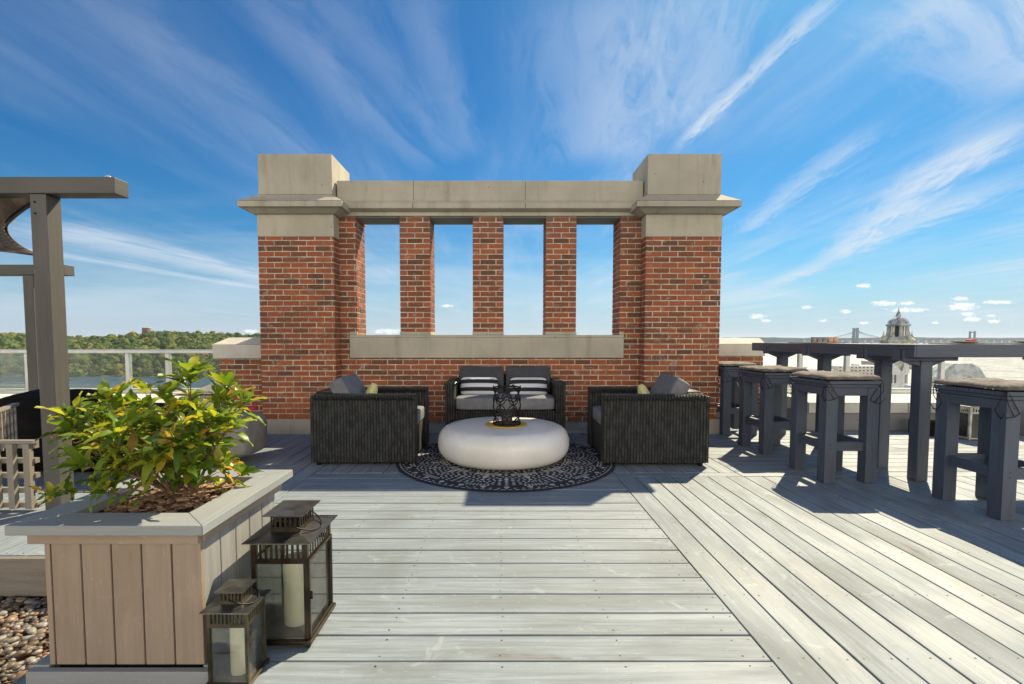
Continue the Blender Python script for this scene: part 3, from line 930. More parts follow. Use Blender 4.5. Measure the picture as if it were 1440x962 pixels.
# roofs of the city between the terrace and the bay
rnd = random.Random(11)
labs = ['cream', 'white', 'tan', 'rose']
CB = [(420, 330, 34, 16, 1), (300, 260, 26, 20, 0), (520, 420, 44, 12, 2), (610, 460, 36, 18, 1), (230, 330, 30, 10, 3), (740, 520, 60, 14, 0), (330, 520, 50, 14, 1), (460, 620, 60, 12, 0), (860, 640, 60, 16, 2), (250, 600, 40, 12, 1), (1010, 760, 70, 14, 1), (620, 760, 70, 12, 3)]
ords = ['pale block with window bands, largest mass left under the bar table', 'cream block nearest the terrace on the city side', 'wide tan block behind the nearer roofs', 'white block beside the domed building', 'low rose brick block close to the right pier', 'long cream block beyond the lantern', 'white slab on the waterfront behind the bar legs', 'long cream waterfront shed before the bay', 'tan block at the far right waterfront', 'low white block on the shore right of the pier', 'long white block farthest right on the shore', 'rose brick slab farthest out on the shore']
for (x, y, w_, h_, ci), lab in zip(CB, ords):
    t1 = thing('city_building', lab, 'building', (x, y, -45), 'city blocks between the terrace and the bay')
    zt = -45 + h_
    mb = MB(); mb.box(x - w_ / 2, x + w_ / 2, y, y + 30, -45, zt); mb.build('wall', CITY[ci], t1)
    mb = MB(); mb.box(x - w_ / 2 - .5, x + w_ / 2 + .5, y - .5, y + 30.5, zt + .01, zt + .9); mb.box(x - 4, x + 3, y + 8, y + 14, zt + .9, zt + 3.2); mb.build('roof', CITYROOF, t1)
    nfl = int(h_ // 4); nw = int(w_ // 5)
    for f in range(nfl):
        for q in range(nw):
            mb = MB(); mb.box(x - w_ / 2 + 1.5 + q * 5, x - w_ / 2 + 4 + q * 5, y - .15, y + .02, -43 + f * 4, -41 + f * 4); mb.build('window', WINDARK, t1)
mb = MB(); mb.prism([(140, 150), (2400, 150), (3600, 1900), (2600, 2300), (1500, 2150), (700, 1500), (330, 900), (120, 400)], -47, -44.6, 'Z')
struct(mb.build('city_ground', PAVE), 'shore land under the city blocks')

# ------------------------------------------------------------------ terrace deck
deck = MB()
rb = random.Random(5)


def boards(x0, x1, y0, y1, along, pitch=0.147, anchor=None, joint=3.7, screws=True, step=0.42):
    a0, a1 = (y0, y1) if along == 'X' else (x0, x1)
    l0, l1 = (x0, x1) if along == 'X' else (y0, y1)
    anchor = a0 if anchor is None else anchor
    k = math.floor((a0 - anchor) / pitch)
    while anchor + k * pitch < a1 - 0.004:
        p0 = max(a0, anchor + k * pitch) + 0.0035; p1 = min(a1, anchor + (k + 1) * pitch) - 0.0035
        k += 1
        if p1 - p0 < 0.02: continue
        cuts = [l0]
        if l1 - l0 > joint:
            q = l0 + rb.uniform(0.8, joint)
            while q < l1 - .6: cuts.append(q); q += joint
        cuts.append(l1)
        for c0_, c1_ in zip(cuts, cuts[1:]):
            z = rb.uniform(-0.0012, 0.0012)
            a_, b_ = c0_ + 0.0015, c1_ - 0.0015
            deck.cur = 0
            e = 0.0022
            if along == 'X': B0 = (a_, b_, p0, p1)
            else: B0 = (p0, p1, a_, b_)
            X0, X1, Y0, Y1 = B0
            # eased edges
            vs = [(X0, Y0, -.028), (X1, Y0, -.028), (X1, Y1, -.028), (X0, Y1, -.028),
                  (X0, Y0, z - e), (X1, Y0, z - e), (X1, Y1, z - e), (X0, Y1, z - e),
                  (X0 + e, Y0 + e, z), (X1 - e, Y0 + e, z), (X1 - e, Y1 - e, z), (X0 + e, Y1 - e, z)]
            ids = [deck.vert(v) for v in vs]
            def uvf(i): return (vs[i][0], vs[i][1]) if along == 'X' else (vs[i][1], vs[i][0])
            qs = [(8, 9, 10, 11)]
            for i in range(4):
                j = (i + 1) % 4
                qs += [(i, j, 4 + j, 4 + i), (4 + i, 4 + j, 8 + j, 8 + i)]
            for q_ in qs: deck.face([ids[i] for i in q_], [uvf(i) for i in q_])
            if screws:
                deck.cur = 1
                s_ = math.floor(a_ / step) * step + step
                pos = [a_ + .02] + [s_ + i * step for i in range(int((b_ - s_) / step) + 1) if a_ + .08 < s_ + i * step < b_ - .08] + [b_ - .02]
                for q in pos:
                    for pp in (p0 + .025, p1 - .025):
                        c_x, c_y = (q, pp) if along == 'X' else (pp, q)
                        c_x += rb.uniform(-.006, .006); c_y += rb.uniform(-.004, .004)
                        rr_ = rb.uniform(.0028, .0045)
                        deck.poly([(c_x + rr_ * math.cos(a * PI / 3), c_y + rr_ * math.sin(a * PI / 3), z + .0008) for a in range(6)])
                deck.cur = 0


boards(-1.55, 0.93, -1.6, 4.04, 'X', anchor=1.668 - 22 * .147)
boards(0.93, 9.0, -1.6, 3.93, 'Y', anchor=0.93, joint=12)
boards(0.93, 1.95, 3.93, 4.04, 'X', anchor=3.93, joint=50)
boards(-1.55, 1.95, 4.04, 5.93, 'Y', anchor=0.93)
boards(1.95, 9.0, 3.93, 5.93, 'X', anchor=3.93, joint=3.0)
boards(-9.0, -1.55, 2.49, 5.93, 'Y', anchor=-1.55)
o_ = deck.build('deck', [DECK, SCREW]); struct(o_, 'painted grey deck boards of the roof terrace')
mb = MB(); mb.box(-1.50, 9.3, -1.8, 5.97, -.30, -.032); mb.box(-9.3, -1.501, 2.51, 5.97, -.30, -.032)
struct(mb.build('deck_joists', DARK), 'dark substructure under the deck')
mb = MB(); mb.box(-9.0, -1.551, 2.458, 2.488, -.20, -.004); mb.box(-1.58, -1.551, -1.6, 2.457, -.2, -.004)
struct(mb.build('deck_fascia', FASCIA, bevel=.002), 'weathered board closing the deck edge over the gravel')
mb = MB(); mb.box(-9.4, 9.4, -2.2, 7.6, -2.0, -.302); struct(mb.build('roof_slab', STUCCO), 'roof of the building')
mb = MB(); mb.box(-9.0, 9.0, -1.9, 7.3, -45, -2.002); struct(mb.build('building_below', CITY[0]), 'building under the terrace')

# gravel bed
mb = MB(); rnd = random.Random(21); mb.smooth = True
mb.poly([(-5, .9, -.225), (-1.585, .9, -.225), (-1.585, 2.455, -.225), (-5, 2.455, -.225)])
base_n = 0
for i in range(6000):
    x = rnd.uniform(-3.5, -1.62); y = rnd.uniform(1.15, 2.44)
    r = rnd.choice((.009, .011, .013, .015, .018))
    z = -.215 + rnd.uniform(0, .022)
    b0 = len(mb.v)
    blob(mb, (x, y, z), r, r * .6, i * .77, .35, ico1_v if r < .016 else ico_v, ico1_f if r < .016 else ico_f, 1.1)
    ang = rnd.uniform(0, PI); ca, sa = math.cos(ang), math.sin(ang); st = rnd.uniform(1.0, 1.5)
    for q in range(b0, len(mb.v)):
        v = mb.v[q]; lx, ly = (v.x - x) * st, v.y - y
        v.x = x + lx * ca - ly * sa; v.y = y + lx * sa + ly * ca
o_ = mb.build('gravel', PEBBLE); tag(o_, 'brown and grey river pebbles in the bed left of the planter', 'gravel', kind='stuff')

# ------------------------------------------------------------------ brick colonnade
BW, BH, MJ = 0.188, 0.0627, 0.0112


def bricks(mb, x0, x1, y0, y1, z0, z1, off=0, faces='FBLR', zbase=None):
    """real bricks standing 3 mm proud of a mortar core"""
    rk = random.Random(int((x0 * 37 + y0 * 91 + z0 * 13) * 100) & 0xffff)
    zbase = 0.17 if zbase is None else zbase
    mb.cur = 1
    i_ = 0.0035
    mb.box(x0 + i_, x1 - i_, y0 + i_, y1 - i_, z0, z1)
    mb.cur = 0
    D = 0.04
    k = math.floor((z0 - zbase) / BH + 1e-6)
    while zbase + k * BH < z1 - .01:
        c0_ = max(z0, zbase + k * BH) + (MJ if zbase + k * BH >= z0 - 1e-6 else .001); c1_ = min(z1, zbase + (k + 1) * BH)
        sh = (BW / 2) if (k + off) % 2 else 0.0
        k += 1
        if c1_ - c0_ < .012: continue
        def run(a0, a1, put, shift):
            p = a0 - shift
            while p < a1 - .012:
                s_, e_ = max(a0, p), min(a1, p + BW - MJ)
                if e_ - s_ > .015:
                    j = lambda q=.0022: rk.uniform(-q, q)
                    put(s_ + (j() if s_ > a0 else 0), e_ + (j() if e_ < a1 else 0), rk.uniform(-.0008, .0022))
                p += BW
        if 'F' in faces: run(x0, x1, lambda s_, e_, d: mb.box(s_, e_, y0 - d, y0 + D, c0_, c1_), sh)
        if 'B' in faces: run(x0, x1, lambda s_, e_, d: mb.box(s_, e_, y1 - D, y1 + d, c0_, c1_), sh)
        ya, yb = y0 + D + MJ, y1 - D - MJ
        if 'L' in faces: run(ya, yb, lambda s_, e_, d: mb.box(x0 - d, x0 + D, s_, e_, c0_, c1_), BW / 2 - sh)
        if 'R' in faces: run(ya, yb, lambda s_, e_, d: mb.box(x1 - D, x1 + d, s_, e_, c0_, c1_), BW / 2 - sh)


wall = thing('brick_colonnade', 'red brick screen wall with four tall openings, two piers and stone beam', 'wall', (-.15, 5.9, 0))
PXL, PXR = (-2.80, -1.93), (1.665, 2.535)
YF, YB = 5.72, 6.41
for (a_, b_) in (PXL, PXR):
    mb = MB(); bricks(mb, a_, b_, YF, YB, .175, 2.285); pier = mb.build('pier', [BRICK, MORTAR], wall)
    mb = MB(); mb.box(a_ - .02, b_ + .02, YF - .02, YB + .02, -.03, .174); mb.build('plinth', STONE, pier, bevel=.004)
    mb = MB(); mb.box(a_ - .004, b_ + .004, YF - .004, YB + .004, 2.287, 2.540)
    mb.build('frieze', STONE, pier, bevel=.004)
    mb = MB()   # cornice: bed mould, corona and sloping weathering
    mb.frustum((a_ - .03, YF - .03), (b_ + .03, YB + .03), 2.542, (a_ - .115, YF - .115), (b_ + .115, YB + .115), 2.588)
    mb.box(a_ - .150, b_ + .150, YF - .150, YB + .150, 2.590, 2.655)
    mb.frustum((a_ - .150, YF - .150), (b_ + .150, YB + .150), 2.657, (a_ + .012, YF + .012), (b_ - .012, YB - .012), 2.765)
    mb.build('cornice', STONE, pier, bevel=.005)
    mb = MB(); mb.box(a_ + .012, b_ - .012, YF + .012, YB - .012, 2.767, 3.225)
    mb.build('cap_block', STONE, pier, bevel=.006)
WF, WB = 5.90, 6.27
ops = [(-1.725, -1.208), (-.845, -.341), (.026, .530), (.893, 1.412)]
mb = MB()
bricks(mb, PXL[1] + .001, PXR[0] - .001, WF, WB, .175, 1.125, faces='FB')
mb.build('lower_wall', [BRICK, MORTAR], wall)
for (a_, b_) in ((PXL[1] + .001, ops[0][0]), (ops[3][1], PXR[0] - .001)):
    mb = MB(); bricks(mb, a_, b_, WF, WB, 1.127, 2.56, faces='FBR' if a_ < 0 else 'FBL'); mb.build('wall_return', [BRICK, MORTAR], wall)
for (a_, b_) in ((ops[0][1], ops[1][0]), (ops[1][1], ops[2][0]), (ops[2][1], ops[3][0])):
    mb = MB(); bricks(mb, a_, b_, WF, WB, 1.20, 2.56); col_ = mb.build('column', [BRICK, MORTAR], wall)
    mb = MB(); mb.box(a_ - .004, b_ + .004, WF - .03, WB + .01, 1.162, 1.198); mb.build('column_base', STONE, col_, bevel=.003)
for (a_, b_) in ((-1.81, ops[0][0] + .004), (ops[3][1] - .004, 1.462)):
    mb = MB(); mb.box(a_, b_, WF - .03, WF + .002, 1.162, 1.198); mb.build('sill_end', STONE, wall, bevel=.003)
mb = MB(); mb.box(-1.81, 1.462, WF - .035, WB + .02, 1.127, 1.160); mb.box(-1.81, 1.462, WF - .034, WF - .002, .885, 1.126)
mb.build('sill', STONE, wall, bevel=.004)
mb = MB()
X0, X1 = PXL[1] + .004, PXR[0] - .004
prof = [(WF - .02, 2.563), (WB + .02, 2.563), (WB + .02, 2.952), (WF - .05, 2.962), (WF - .05, 2.735), (WF - .10, 2.69), (WF - .10, 2.632), (WF - .055, 2.615), (WF - .02, 2.605)]
mb.prism(prof, X0, X1, 'X'); bmo = mb.build('beam', STONE, wall, bevel=.003)
for jx in (-1.03, .28):
    mb = MB(); mb.box(jx - .003, jx + .003, WF - .0515, WF - .045, 2.737, 2.958); mb.box(jx - .003, jx + .003, WF - .1015, WF - .095, 2.634, 2.688); mb.build('beam_joint', WINDARK, bmo)
for a_, b_ in ops:
    mb = MB(); mb.box(a_ + .006, b_ - .006, WF + .01, WB - .01, 2.548, 2.561); mb.build('lintel_plate', PATINA, wall)
# board ledge along the wall foot
mb = MB()
x = X0 + .03
while x < X1 - .1:
    mb.box(x, min(x + .14, X1 - .03), WF - .155, WF - .012, .095, .122, along=1); x += .147
mb.box(X0 + .03, X1 - .03, WF - .150, WF - .128, .002, .094)
o_ = mb.build('wall_ledge', DECK, bevel=.0015); tag(o_, 'low grey boxed board ledge along the foot of the brick wall', 'ledge')
# brick core below the lower wall
mb = MB(); bricks(mb, PXL[1] + .001, PXR[0] - .001, WF + .001, WB, -.02, .173, faces='F'); mb.build('wall_base', [BRICK, MORTAR], wall)

# ------------------------------------------------------------------ parapets and their returns
def parapet(x0, x1, label, rail_posts, gx0, gx1, gname):
    p = thing('parapet', label, 'wall', ((x0 + x1) / 2, 5.95, 0))
    mb = MB(); mb.box(x0, x1, 5.95, 7.35, -.3, .215); mb.build('parapet_wall', STUCCO, p)
    mb = MB(); mb.prism([(5.90, .217), (7.40, .217), (7.40, .375), (6.2, .370), (5.90, .345)], x0, x1, 'X'); mb.build('coping', STONE_L, p, bevel=.006)
    mb = MB()
    q = x0 + 1.2
    while q < x1 - .3:
        mb.box(q - .004, q + .004, 5.895, 5.90, .217, .345); q += 1.9
    mb.build('coping_joint', STUCCO, p)
    r = thing('glass_railing', gname, 'railing', ((gx0 + gx1) / 2, 7.12, .395))
    for px_ in rail_posts:
        mb = MB(); mb.box(px_ - .028, px_ + .028, 7.09, 7.15, .370, .905); mb.build('post', ALU, r, bevel=.003)
    mb = MB(); mb.box(gx0, gx1, 7.075, 7.165, .907, .962); mb.build('top_rail', ALU, r, bevel=.012)
    mb = MB(); mb.box(gx0, gx1, 7.10, 7.14, .376, .390); mb.build('bottom_rail', ALU, r, bevel=.003)
    ed = sorted([gx0] + list(rail_posts) + [gx1])
    for a_, b_ in zip(ed, ed[1:]):
        if b_ - a_ < .1: continue
        mb = MB(); mb.box(a_ + .03, b_ - .03, 7.116, 7.124, .392, .905); mb.build('glass_pane', RAILGLASS if x0 < 0 else CLEARGLASS, r)


parapet(-9.3, -3.46, 'low pale stone parapet on the river side left of the brick wall', [-8.3, -6.88, -5.42, -4.84], -9.2, -4.0, 'aluminium and glass railing on the river side above the left parapet')
parapet(3.72, 9.3, 'low pale stone parapet on the bay side behind the bar table', [4.34, 5.02, 6.4, 7.8], 3.95, 9.2, 'aluminium and glass railing on the bay side behind the bar table')

def return_wall(x0, x1, y0, mirror, label):
    p = thing('return_wall', label, 'wall', ((x0 + x1) / 2, y0, 0))
    mb = MB(); bricks(mb, x0, x1, y0, y0 + .42, .19, .875, faces='FBLR'); mb.build('brick_panel', [BRICK, MORTAR], p)
    mb = MB(); mb.box(x0 - .015, x1 + .015, y0 - .015, y0 + .435, -.02, .188); mb.build('plinth', STUCCO, p, bevel=.004)
    mb = MB(); mb.box(x0 - .05, x1 + .003, y0 - .05, y0 + .47, .877, 1.045)
    mb.frustum((x0 - .05, y0 - .05), (x1 + .003, y0 + .47), 1.047, (x0 + .06, y0 + .12), (x1 + .003, y0 + .34), 1.13)
    mb.build('coping', STONE_L, p, bevel=.006)
    # concave scroll sweeping down to the parapet
    xs, d = (x0 - .03, -1) if not mirror else (x1 + .03, 1)
    prof = [(xs, .39), (xs, .875)]
    for k in range(11):
        a_ = PI / 2 * k / 10
        prof.append((xs + d * (.10 + .80 * (1 - math.cos(a_)) if k else .10), .875 - .47 * math.sin(a_)))
    prof.append((xs + d * .90, .39))
    if mirror is False: prof = prof[::-1]
    mb = MB(); mb.prism(prof, y0 + .46, y0 + .80, 'Y'); mb.build('scroll', STONE_L, p, bevel=.004)
    return p


return_wall(-3.42, -2.83, 5.95, False, 'short brick return wall with sloped stone coping left of the left pier')
return_wall(2.60, 3.66, 6.85, True, 'short brick return wall with sloped coping right of the right pier')
mb = MB(); mb.box(2.55, 3.70, 6.45, 6.80, -.05, .02); struct(mb.build('deck_edge_slab', STUCCO), 'slab behind the right pier')
mb = MB(); mb.box(-3.44, -2.85, 5.94, 6.4, -.05, -.025); struct(mb.build('return_slab', STUCCO))

# grey pilaster with the power outlet at the right end
p = thing('outlet_pilaster', 'grey stub pilaster carrying a white power outlet at the right edge', 'pilaster', (6.5, 5.8, 0))
mb = MB(); mb.box(6.02, 7.1, 5.60, 5.90, 0.001, .52); mb.build('pilaster_body', STUCCO, p, bevel=.006)
mb = MB(); mb.box(6.0, 7.12, 5.58, 5.92, .522, .57); mb.build('pilaster_cap', STUCCO, p, bevel=.006)
mb = MB(); mb.box(6.12, 6.24, 5.575, 5.598, .22, .33); ob_ = mb.build('outlet_cover', OUTLET, p, bevel=.004)
mb = MB(); mb.box(6.165, 6.195, 5.568, 5.574, .25, .30); mb.build('socket', WINDARK, ob_)

# ------------------------------------------------------------------ pergola, sail, lattice
perg = thing('pergola', 'dark taupe timber pergola frame at the left edge of the terrace', 'pergola', (-2.93, 3.15, 0))
mb = MB(); mb.box(-2.905, -2.805, 3.10, 3.205, .001, 1.998); mb.build('post', PERG, perg, bevel=.004)
mb = MB(); mb.box(-5.2, -2.375, 3.095, 3.21, 2.0, 2.10); mb.build('beam', PERG, perg, bevel=.004)
mb = MB(); mb.box(-5.61, -5.49, 5.80, 5.92, .001, 1.86); mb.build('post', PERG, perg, bevel=.004, label='far post in deeper shade')
mb = MB(); mb.box(-8.6, -5.11, 5.79, 5.93, 1.862, 1.98); mb.build('beam', PERG, perg, bevel=.004)
mb = MB()
for (z_, dx_) in ((1.93, 0), (1.86, .02)): mb.lathe([(.006, 0), (.006, .004)], 0, 0, 8)
for z_ in (1.95, 1.88):
    mb.tube([(-2.875, 3.094, z_), (-2.875, 3.100, z_)], .006, 8)
mb.build('bolt', IRON, perg)

sail = thing('shade_sail', 'brown mesh shade sail hanging from the pergola beam at the left edge', 'awning', (-3.0, 3.3, 2.15))
A_ = Vector((-2.56, 3.22, 2.115)); B_ = Vector((-2.97, 3.26, 1.64)); C_ = Vector((-4.3, 3.0, 1.50)); D_ = Vector((-4.3, 3.6, 2.34))
mb = MB(); mb.smooth = True; N = 22; ids = []
def sail_pt(u, v):
    # u along A->D side (0 at A/B), v from A (0) to B (1)
    e0 = A_.lerp(B_, v) + Vector((-.80, .12, .02)) * (4 * v * (1 - v)) * .60   # concave free edge
    e1 = D_.lerp(C_, v)
    p_ = e0.lerp(e1, u)
    p_ += Vector((0, .25, -.12)) * math.sin(PI * u) * math.sin(PI * v)
    p_.z += -.05 * math.sin(PI * u) * (1 - v) + .10 * math.sin(PI * u) * v
    return p_
for i in range(N + 1): ids.append([mb.vert(sail_pt(i / N, j / N)) for j in range(N + 1)])
for i in range(N):
    for j in range(N): mb.face((ids[i][j], ids[i + 1][j], ids[i + 1][j + 1], ids[i][j + 1]), [(i * .05, j * .05)] * 4)
fb = mb.build('sail_fabric', SAIL, sail)
md = fb.modifiers.new('thick', 'SOLIDIFY'); md.thickness = .003
mb = MB(); mb.smooth = True
path = [sail_pt(0, j / N) for j in range(N + 1)]
hw_ = .045
for a in range(N):
    p0, p1 = path[a], path[a + 1]
    q0, q1 = sail_pt(.09, a / N), sail_pt(.09, (a + 1) / N)
    up_ = Vector((.004, -.022, 0))
    mb.poly([p0 + up_, p1 + up_, q1 + up_, q0 + up_])
hm = mb.build('hem', HEM, sail); md = hm.modifiers.new('thick', 'SOLIDIFY'); md.thickness = .006
mb = MB(); mb.smooth = True
mb.tube([A_, A_ + Vector((.05, -.02, .012)), A_ + Vector((.075, -.03, .0))], .010, 8); mb.tube([A_ + Vector((.07 + .018 * math.cos(a), -.03, .005 + .018 * math.sin(a))) for a in [k * PI / 5 for k in range(10)]], .005, 6, closed=True)
mb.tube([B_, B_ + Vector((.03, -.04, .02))], .008, 8)
mb.build('hook', ALU, sail)


def lattice(name, label, p0, p1, z0, z1, pitch=.1, sw=.034, th=.012):
    """square slat screen between p0 and p1 (x, y)"""
    P0, P1 = Vector((*p0, 0)), Vector((*p1, 0)); L = (P1 - P0).length; tdir = (P1 - P0) / L
    nrm = Vector((-tdir.y, tdir.x, 0))
    M_ = Matrix.Translation(P0) @ Matrix(((tdir.x, nrm.x, 0, 0), (tdir.y, nrm.y, 0, 0), (0, 0, 1, 0), (0, 0, 0, 1)))
    th_ = thing(name, label, 'screen', (p0[0], p0[1], 0), 'lattice screens beside the pergola post')
    mb = MB(); mb.M = M_
    x = 0.0
    while x < L - sw: mb.box(x, x + sw, -th, 0, z0, z1); x += pitch
    mb.build('upright_slats', LATT, th_)
    mb = MB(); mb.M = M_
    z = z0
    while z < z1 - sw * .6: mb.box(0, L, .001, th, z, z + sw * .8); z += pitch * .92
    mb.build('cross_slats', LATT, th_)
    mb = MB(); mb.M = M_; mb.box(-.01, L + .01, -.02, .02, z1 + .001, z1 + .02); mb.build('top_trim', LATT, th_)


lattice('lattice_screen', 'square cream lattice screen fixed left of the near pergola post, in front', (-4.3, 3.14), (-2.99, 3.14), .02, .44, .105, .04, .03)
lattice('lattice_screen', 'square cream lattice screen standing farther back behind the black covered furniture', (-3.56, 3.45), (-3.82, 3.86), .30, .585, .085, .022)

# black covered lounge and taupe ottoman behind the shrub
lg = thing('covered_lounge', 'black covered lounge chair behind the shrub and pergola post', 'chair', (-3.55, 4.35, 0))
mb = MB(); mb.cushion((-3.55, 4.35, .25), (.95, .42, .23), .35, .2, lumps=.02); mb.build('seat_cover', BLACK_FAB, lg)
mb = MB(); mb.cushion((-4.05, 4.45, .36), (.46, .45, .24), .6, .2, lumps=.03, seed=4); mb.build('backrest_cover', BLACK_FAB, lg)
ot = thing('ottoman', 'rounded taupe ribbed ottoman with small black wheels beside the shrub', 'ottoman', (-2.45, 4.38, 0))
mb = MB(); mb.smooth = True
def ott(x0, x1, yc, hy, z0, z1):
    n_ = 60; rings = []
    for i in range(n_ + 1):
        tt = i / n_; x = x0 + (x1 - x0) * tt
        k = (1 - abs(2 * tt - 1) ** 5) ** .35 if 0 < tt < 1 else 0.0
        rib = 1 - .018 * (0.5 + .5 * math.cos(tt * 2 * PI * 11))
        ring = []
        for a in range(28):
            th = 2 * PI * a / 28
            cx_ = math.copysign(abs(math.cos(th)) ** .45, math.cos(th)); sz_ = math.copysign(abs(math.sin(th)) ** .45, math.sin(th))
            ring.append(mb.vert((x, yc + hy * (.55 + .45 * k) * rib * cx_, (z0 + z1) / 2 + (z1 - z0) / 2 * (.6 + .4 * k) * rib * sz_)))
        rings.append(ring)
    for i in range(n_):
        for a in range(28):
            b_ = (a + 1) % 28
            mb.face((rings[i][a], rings[i][b_], rings[i + 1][b_], rings[i + 1][a]), [(0, 0)] * 4)
    mb.face(rings[0][::-1], [(0, 0)] * 28); mb.face(rings[-1], [(0, 0)] * 28)
ott(-2.74, -2.20, 4.42, .24, .06, .44)
mb.build('cushion_body', FAB_OTT, ot)
for x in (-2.60, -2.27):
    mb = MB(); mb.smooth = True
    mb.tube([(x + .0, 4.14 + .05 * math.cos(a), .055 + .045 * math.sin(a)) for a in [k * PI / 8 for k in range(16)]], .011, 8, closed=True)
    mb.build('wheel', IRON, ot)
mb = MB(); mb.cushion((-2.38, 4.62, .455), (.075, .06, .022), .5, lumps=.01); o_ = mb.build('folded_towel', RED); tag(o_, 'small red folded cloth lying on the taupe ottoman', 'cloth')

# ------------------------------------------------------------------ lounge furniture
def wraps(mb, x0, x1, y0, y1, h, along):
    """strands wound over the top edge of a woven panel"""
    a, b_ = (y0, y1) if along else (x0, x1)
    n_ = int((b_ - a - .02) / .026)
    for k in range(n_):
        c_ = a + .016 + k * .026; j = .0015 * math.sin(k * 7.3)
        lo, hi = (x0, x1) if along else (y0, y1)
        P = [(lo - .003, h - .035 + j), (lo - .003, h - .006), (lo + .006, h + .003), (hi - .006, h + .003), (hi + .003, h - .006), (hi + .003, h - .035 - j)]
        mb.tube([((u, c_, z) if along else (c_, u, z)) for u, z in P], .0095, 6)


def seat_thing(name, label, cat, width, depth, h, arm, seat_z, origin, rz, group=None):
    """woven box seat; local: front towards -Y, width along X, base z=0"""
    t1 = bpy.data.objects.new(name, None); COL.objects.link(t1); t1['label'] = label; t1['category'] = cat
    OFF[t1.name] = Vector()
    if group: t1['group'] = group
    W, D2 = width / 2, depth
    mb = MB()
    mb.hbox(-W + arm + .001, W - arm - .001, .02, D2 - .14, .045, seat_z - .13); mb.build('seat_base', WICKER, t1, bevel=.012)
    for s_ in (-1, 1):
        mb = MB(); x0_, x1_ = (-W, -W + arm) if s_ < 0 else (W - arm, W)
        mb.hbox(x0_, x1_, 0, D2, .035, h); wraps(mb, x0_, x1_, 0, D2, h, 1); mb.build('arm', WICKER, t1, bevel=.014, seg=3)
    mb = MB(); mb.hbox(-W + arm + .001, W - arm - .001, D2 - .13, D2 - .002, .045, h + (.012 if name == 'armchair' else .05)); wraps(mb, -W + arm + .004, W - arm - .004, D2 - .13, D2 - .002, h + (.012 if name == 'armchair' else .05), 0); mb.build('back', WICKER, t1, bevel=.014, seg=3)
    for (x, y) in ((-W + .05, .05), (W - .05, .05), (-W + .05, D2 - .05), (W - .05, D2 - .05)):
        mb = MB(); mb.lathe([(.02, 0.0), (.024, .034)], x, y, 12); mb.build('foot', IRON, t1)
    return t1


def pillow_M(rx, rz=0): return Matrix.Rotation(rz, 4, 'Z') @ Matrix.Rotation(rx, 4, 'X')


# armchairs: left faces +X, right faces -X
ch = seat_thing('armchair', 'black wicker armchair left of the round table with yellow pillow', 'armchair', .80, .91, .615, .13, .45, None, 0, 'wicker armchairs facing the round table')
mb = MB(); mb.cushion((0, .37, .385), (.262, .36, .068), .22, .12); mb.build('seat_cushion', FAB_GREY, ch)
mb = MB(); mb.cushion((0, .665, .585), (.262, .075, .175), .20, 0.06, mat=Matrix.Rotation(R(-30), 4, 'X')); mb.build('back_cushion', FAB_GREY, ch)
ch2 = dup(ch, (1.80 - .91, 4.62, 0), 'black wicker armchair right of the round table with pale lime pillow', R(-90))
ch.location = (-.75, 4.65, 0); ch.rotation_euler = (0, 0, R(90))
# dup faces: local -Y front; rz=90 turns front to +X
ch2.location = (.885, 4.62, 0); ch2.rotation_euler = (0, 0, R(-90))


def loose_pillow(name, label, c, h, M_, mat, cat='pillow', e=.55, pinch=.55, group=None, puff=.3):
    mb = MB(); mb.cushion(c, h, e, puff, mat=M_, pinch=pinch, nu=48, nv=20); mb.origin = (c[0], c[1], c[2] - h[1] * .8)
    o_ = mb.build(name, mat); tag(o_, label, cat, group); return o_


Mx = lambda rx, rz=0, ry=0: Matrix.Rotation(rz, 4, 'Z') @ Matrix.Rotation(rx, 4, 'X') @ Matrix.Rotation(ry, 4, 'Z')
loose_pillow('throw_pillow', 'pale yellow throw pillow leaning in the left armchair', (-1.26, 4.66, .53), (.15, .15, .045), Mx(R(70), R(-78), R(38)), FAB_YEL, group='yellow throw pillows in the armchairs')
loose_pillow('throw_pillow', 'pale yellow throw pillow leaning in the right armchair', (1.37, 4.62, .52), (.15, .15, .045), Mx(R(70), R(76), R(40)), FAB_YEL, group='yellow throw pillows in the armchairs')
sf = seat_thing('loveseat', 'two-seat black wicker sofa with charcoal cushions against the brick wall', 'sofa', 1.24, .66, .655, .095, .50, None, 0)
mb = MB(); mb.cushion((0, .27, .438), (.522, .275, .064), .16, .10, nu=64); mb.build('seat_cushion', FAB_GREY, sf)
for s_ in (-1, 1):
    mb = MB(); mb.cushion((s_ * .262, .50, .645), (.252, .07, .155), .2, 0, mat=Matrix.Rotation(R(-10), 4, 'X')); mb.build('back_cushion', FAB_CHAR, sf)
sf.location = (.04, 5.06, 0)
loose_pillow('striped_pillow', 'black and white striped lumbar pillow on the left half of the sofa', (-.245, 5.43, .585), (.215, .11, .045), Mx(R(68)), STRIPE, group='striped pillows on the sofa', e=.4, pinch=.4)
loose_pillow('striped_pillow', 'black and white striped lumbar pillow on the right half of the sofa', (.30, 5.43, .580), (.215, .11, .045), Mx(R(68)), STRIPE, group='striped pillows on the sofa', e=.4, pinch=.4)

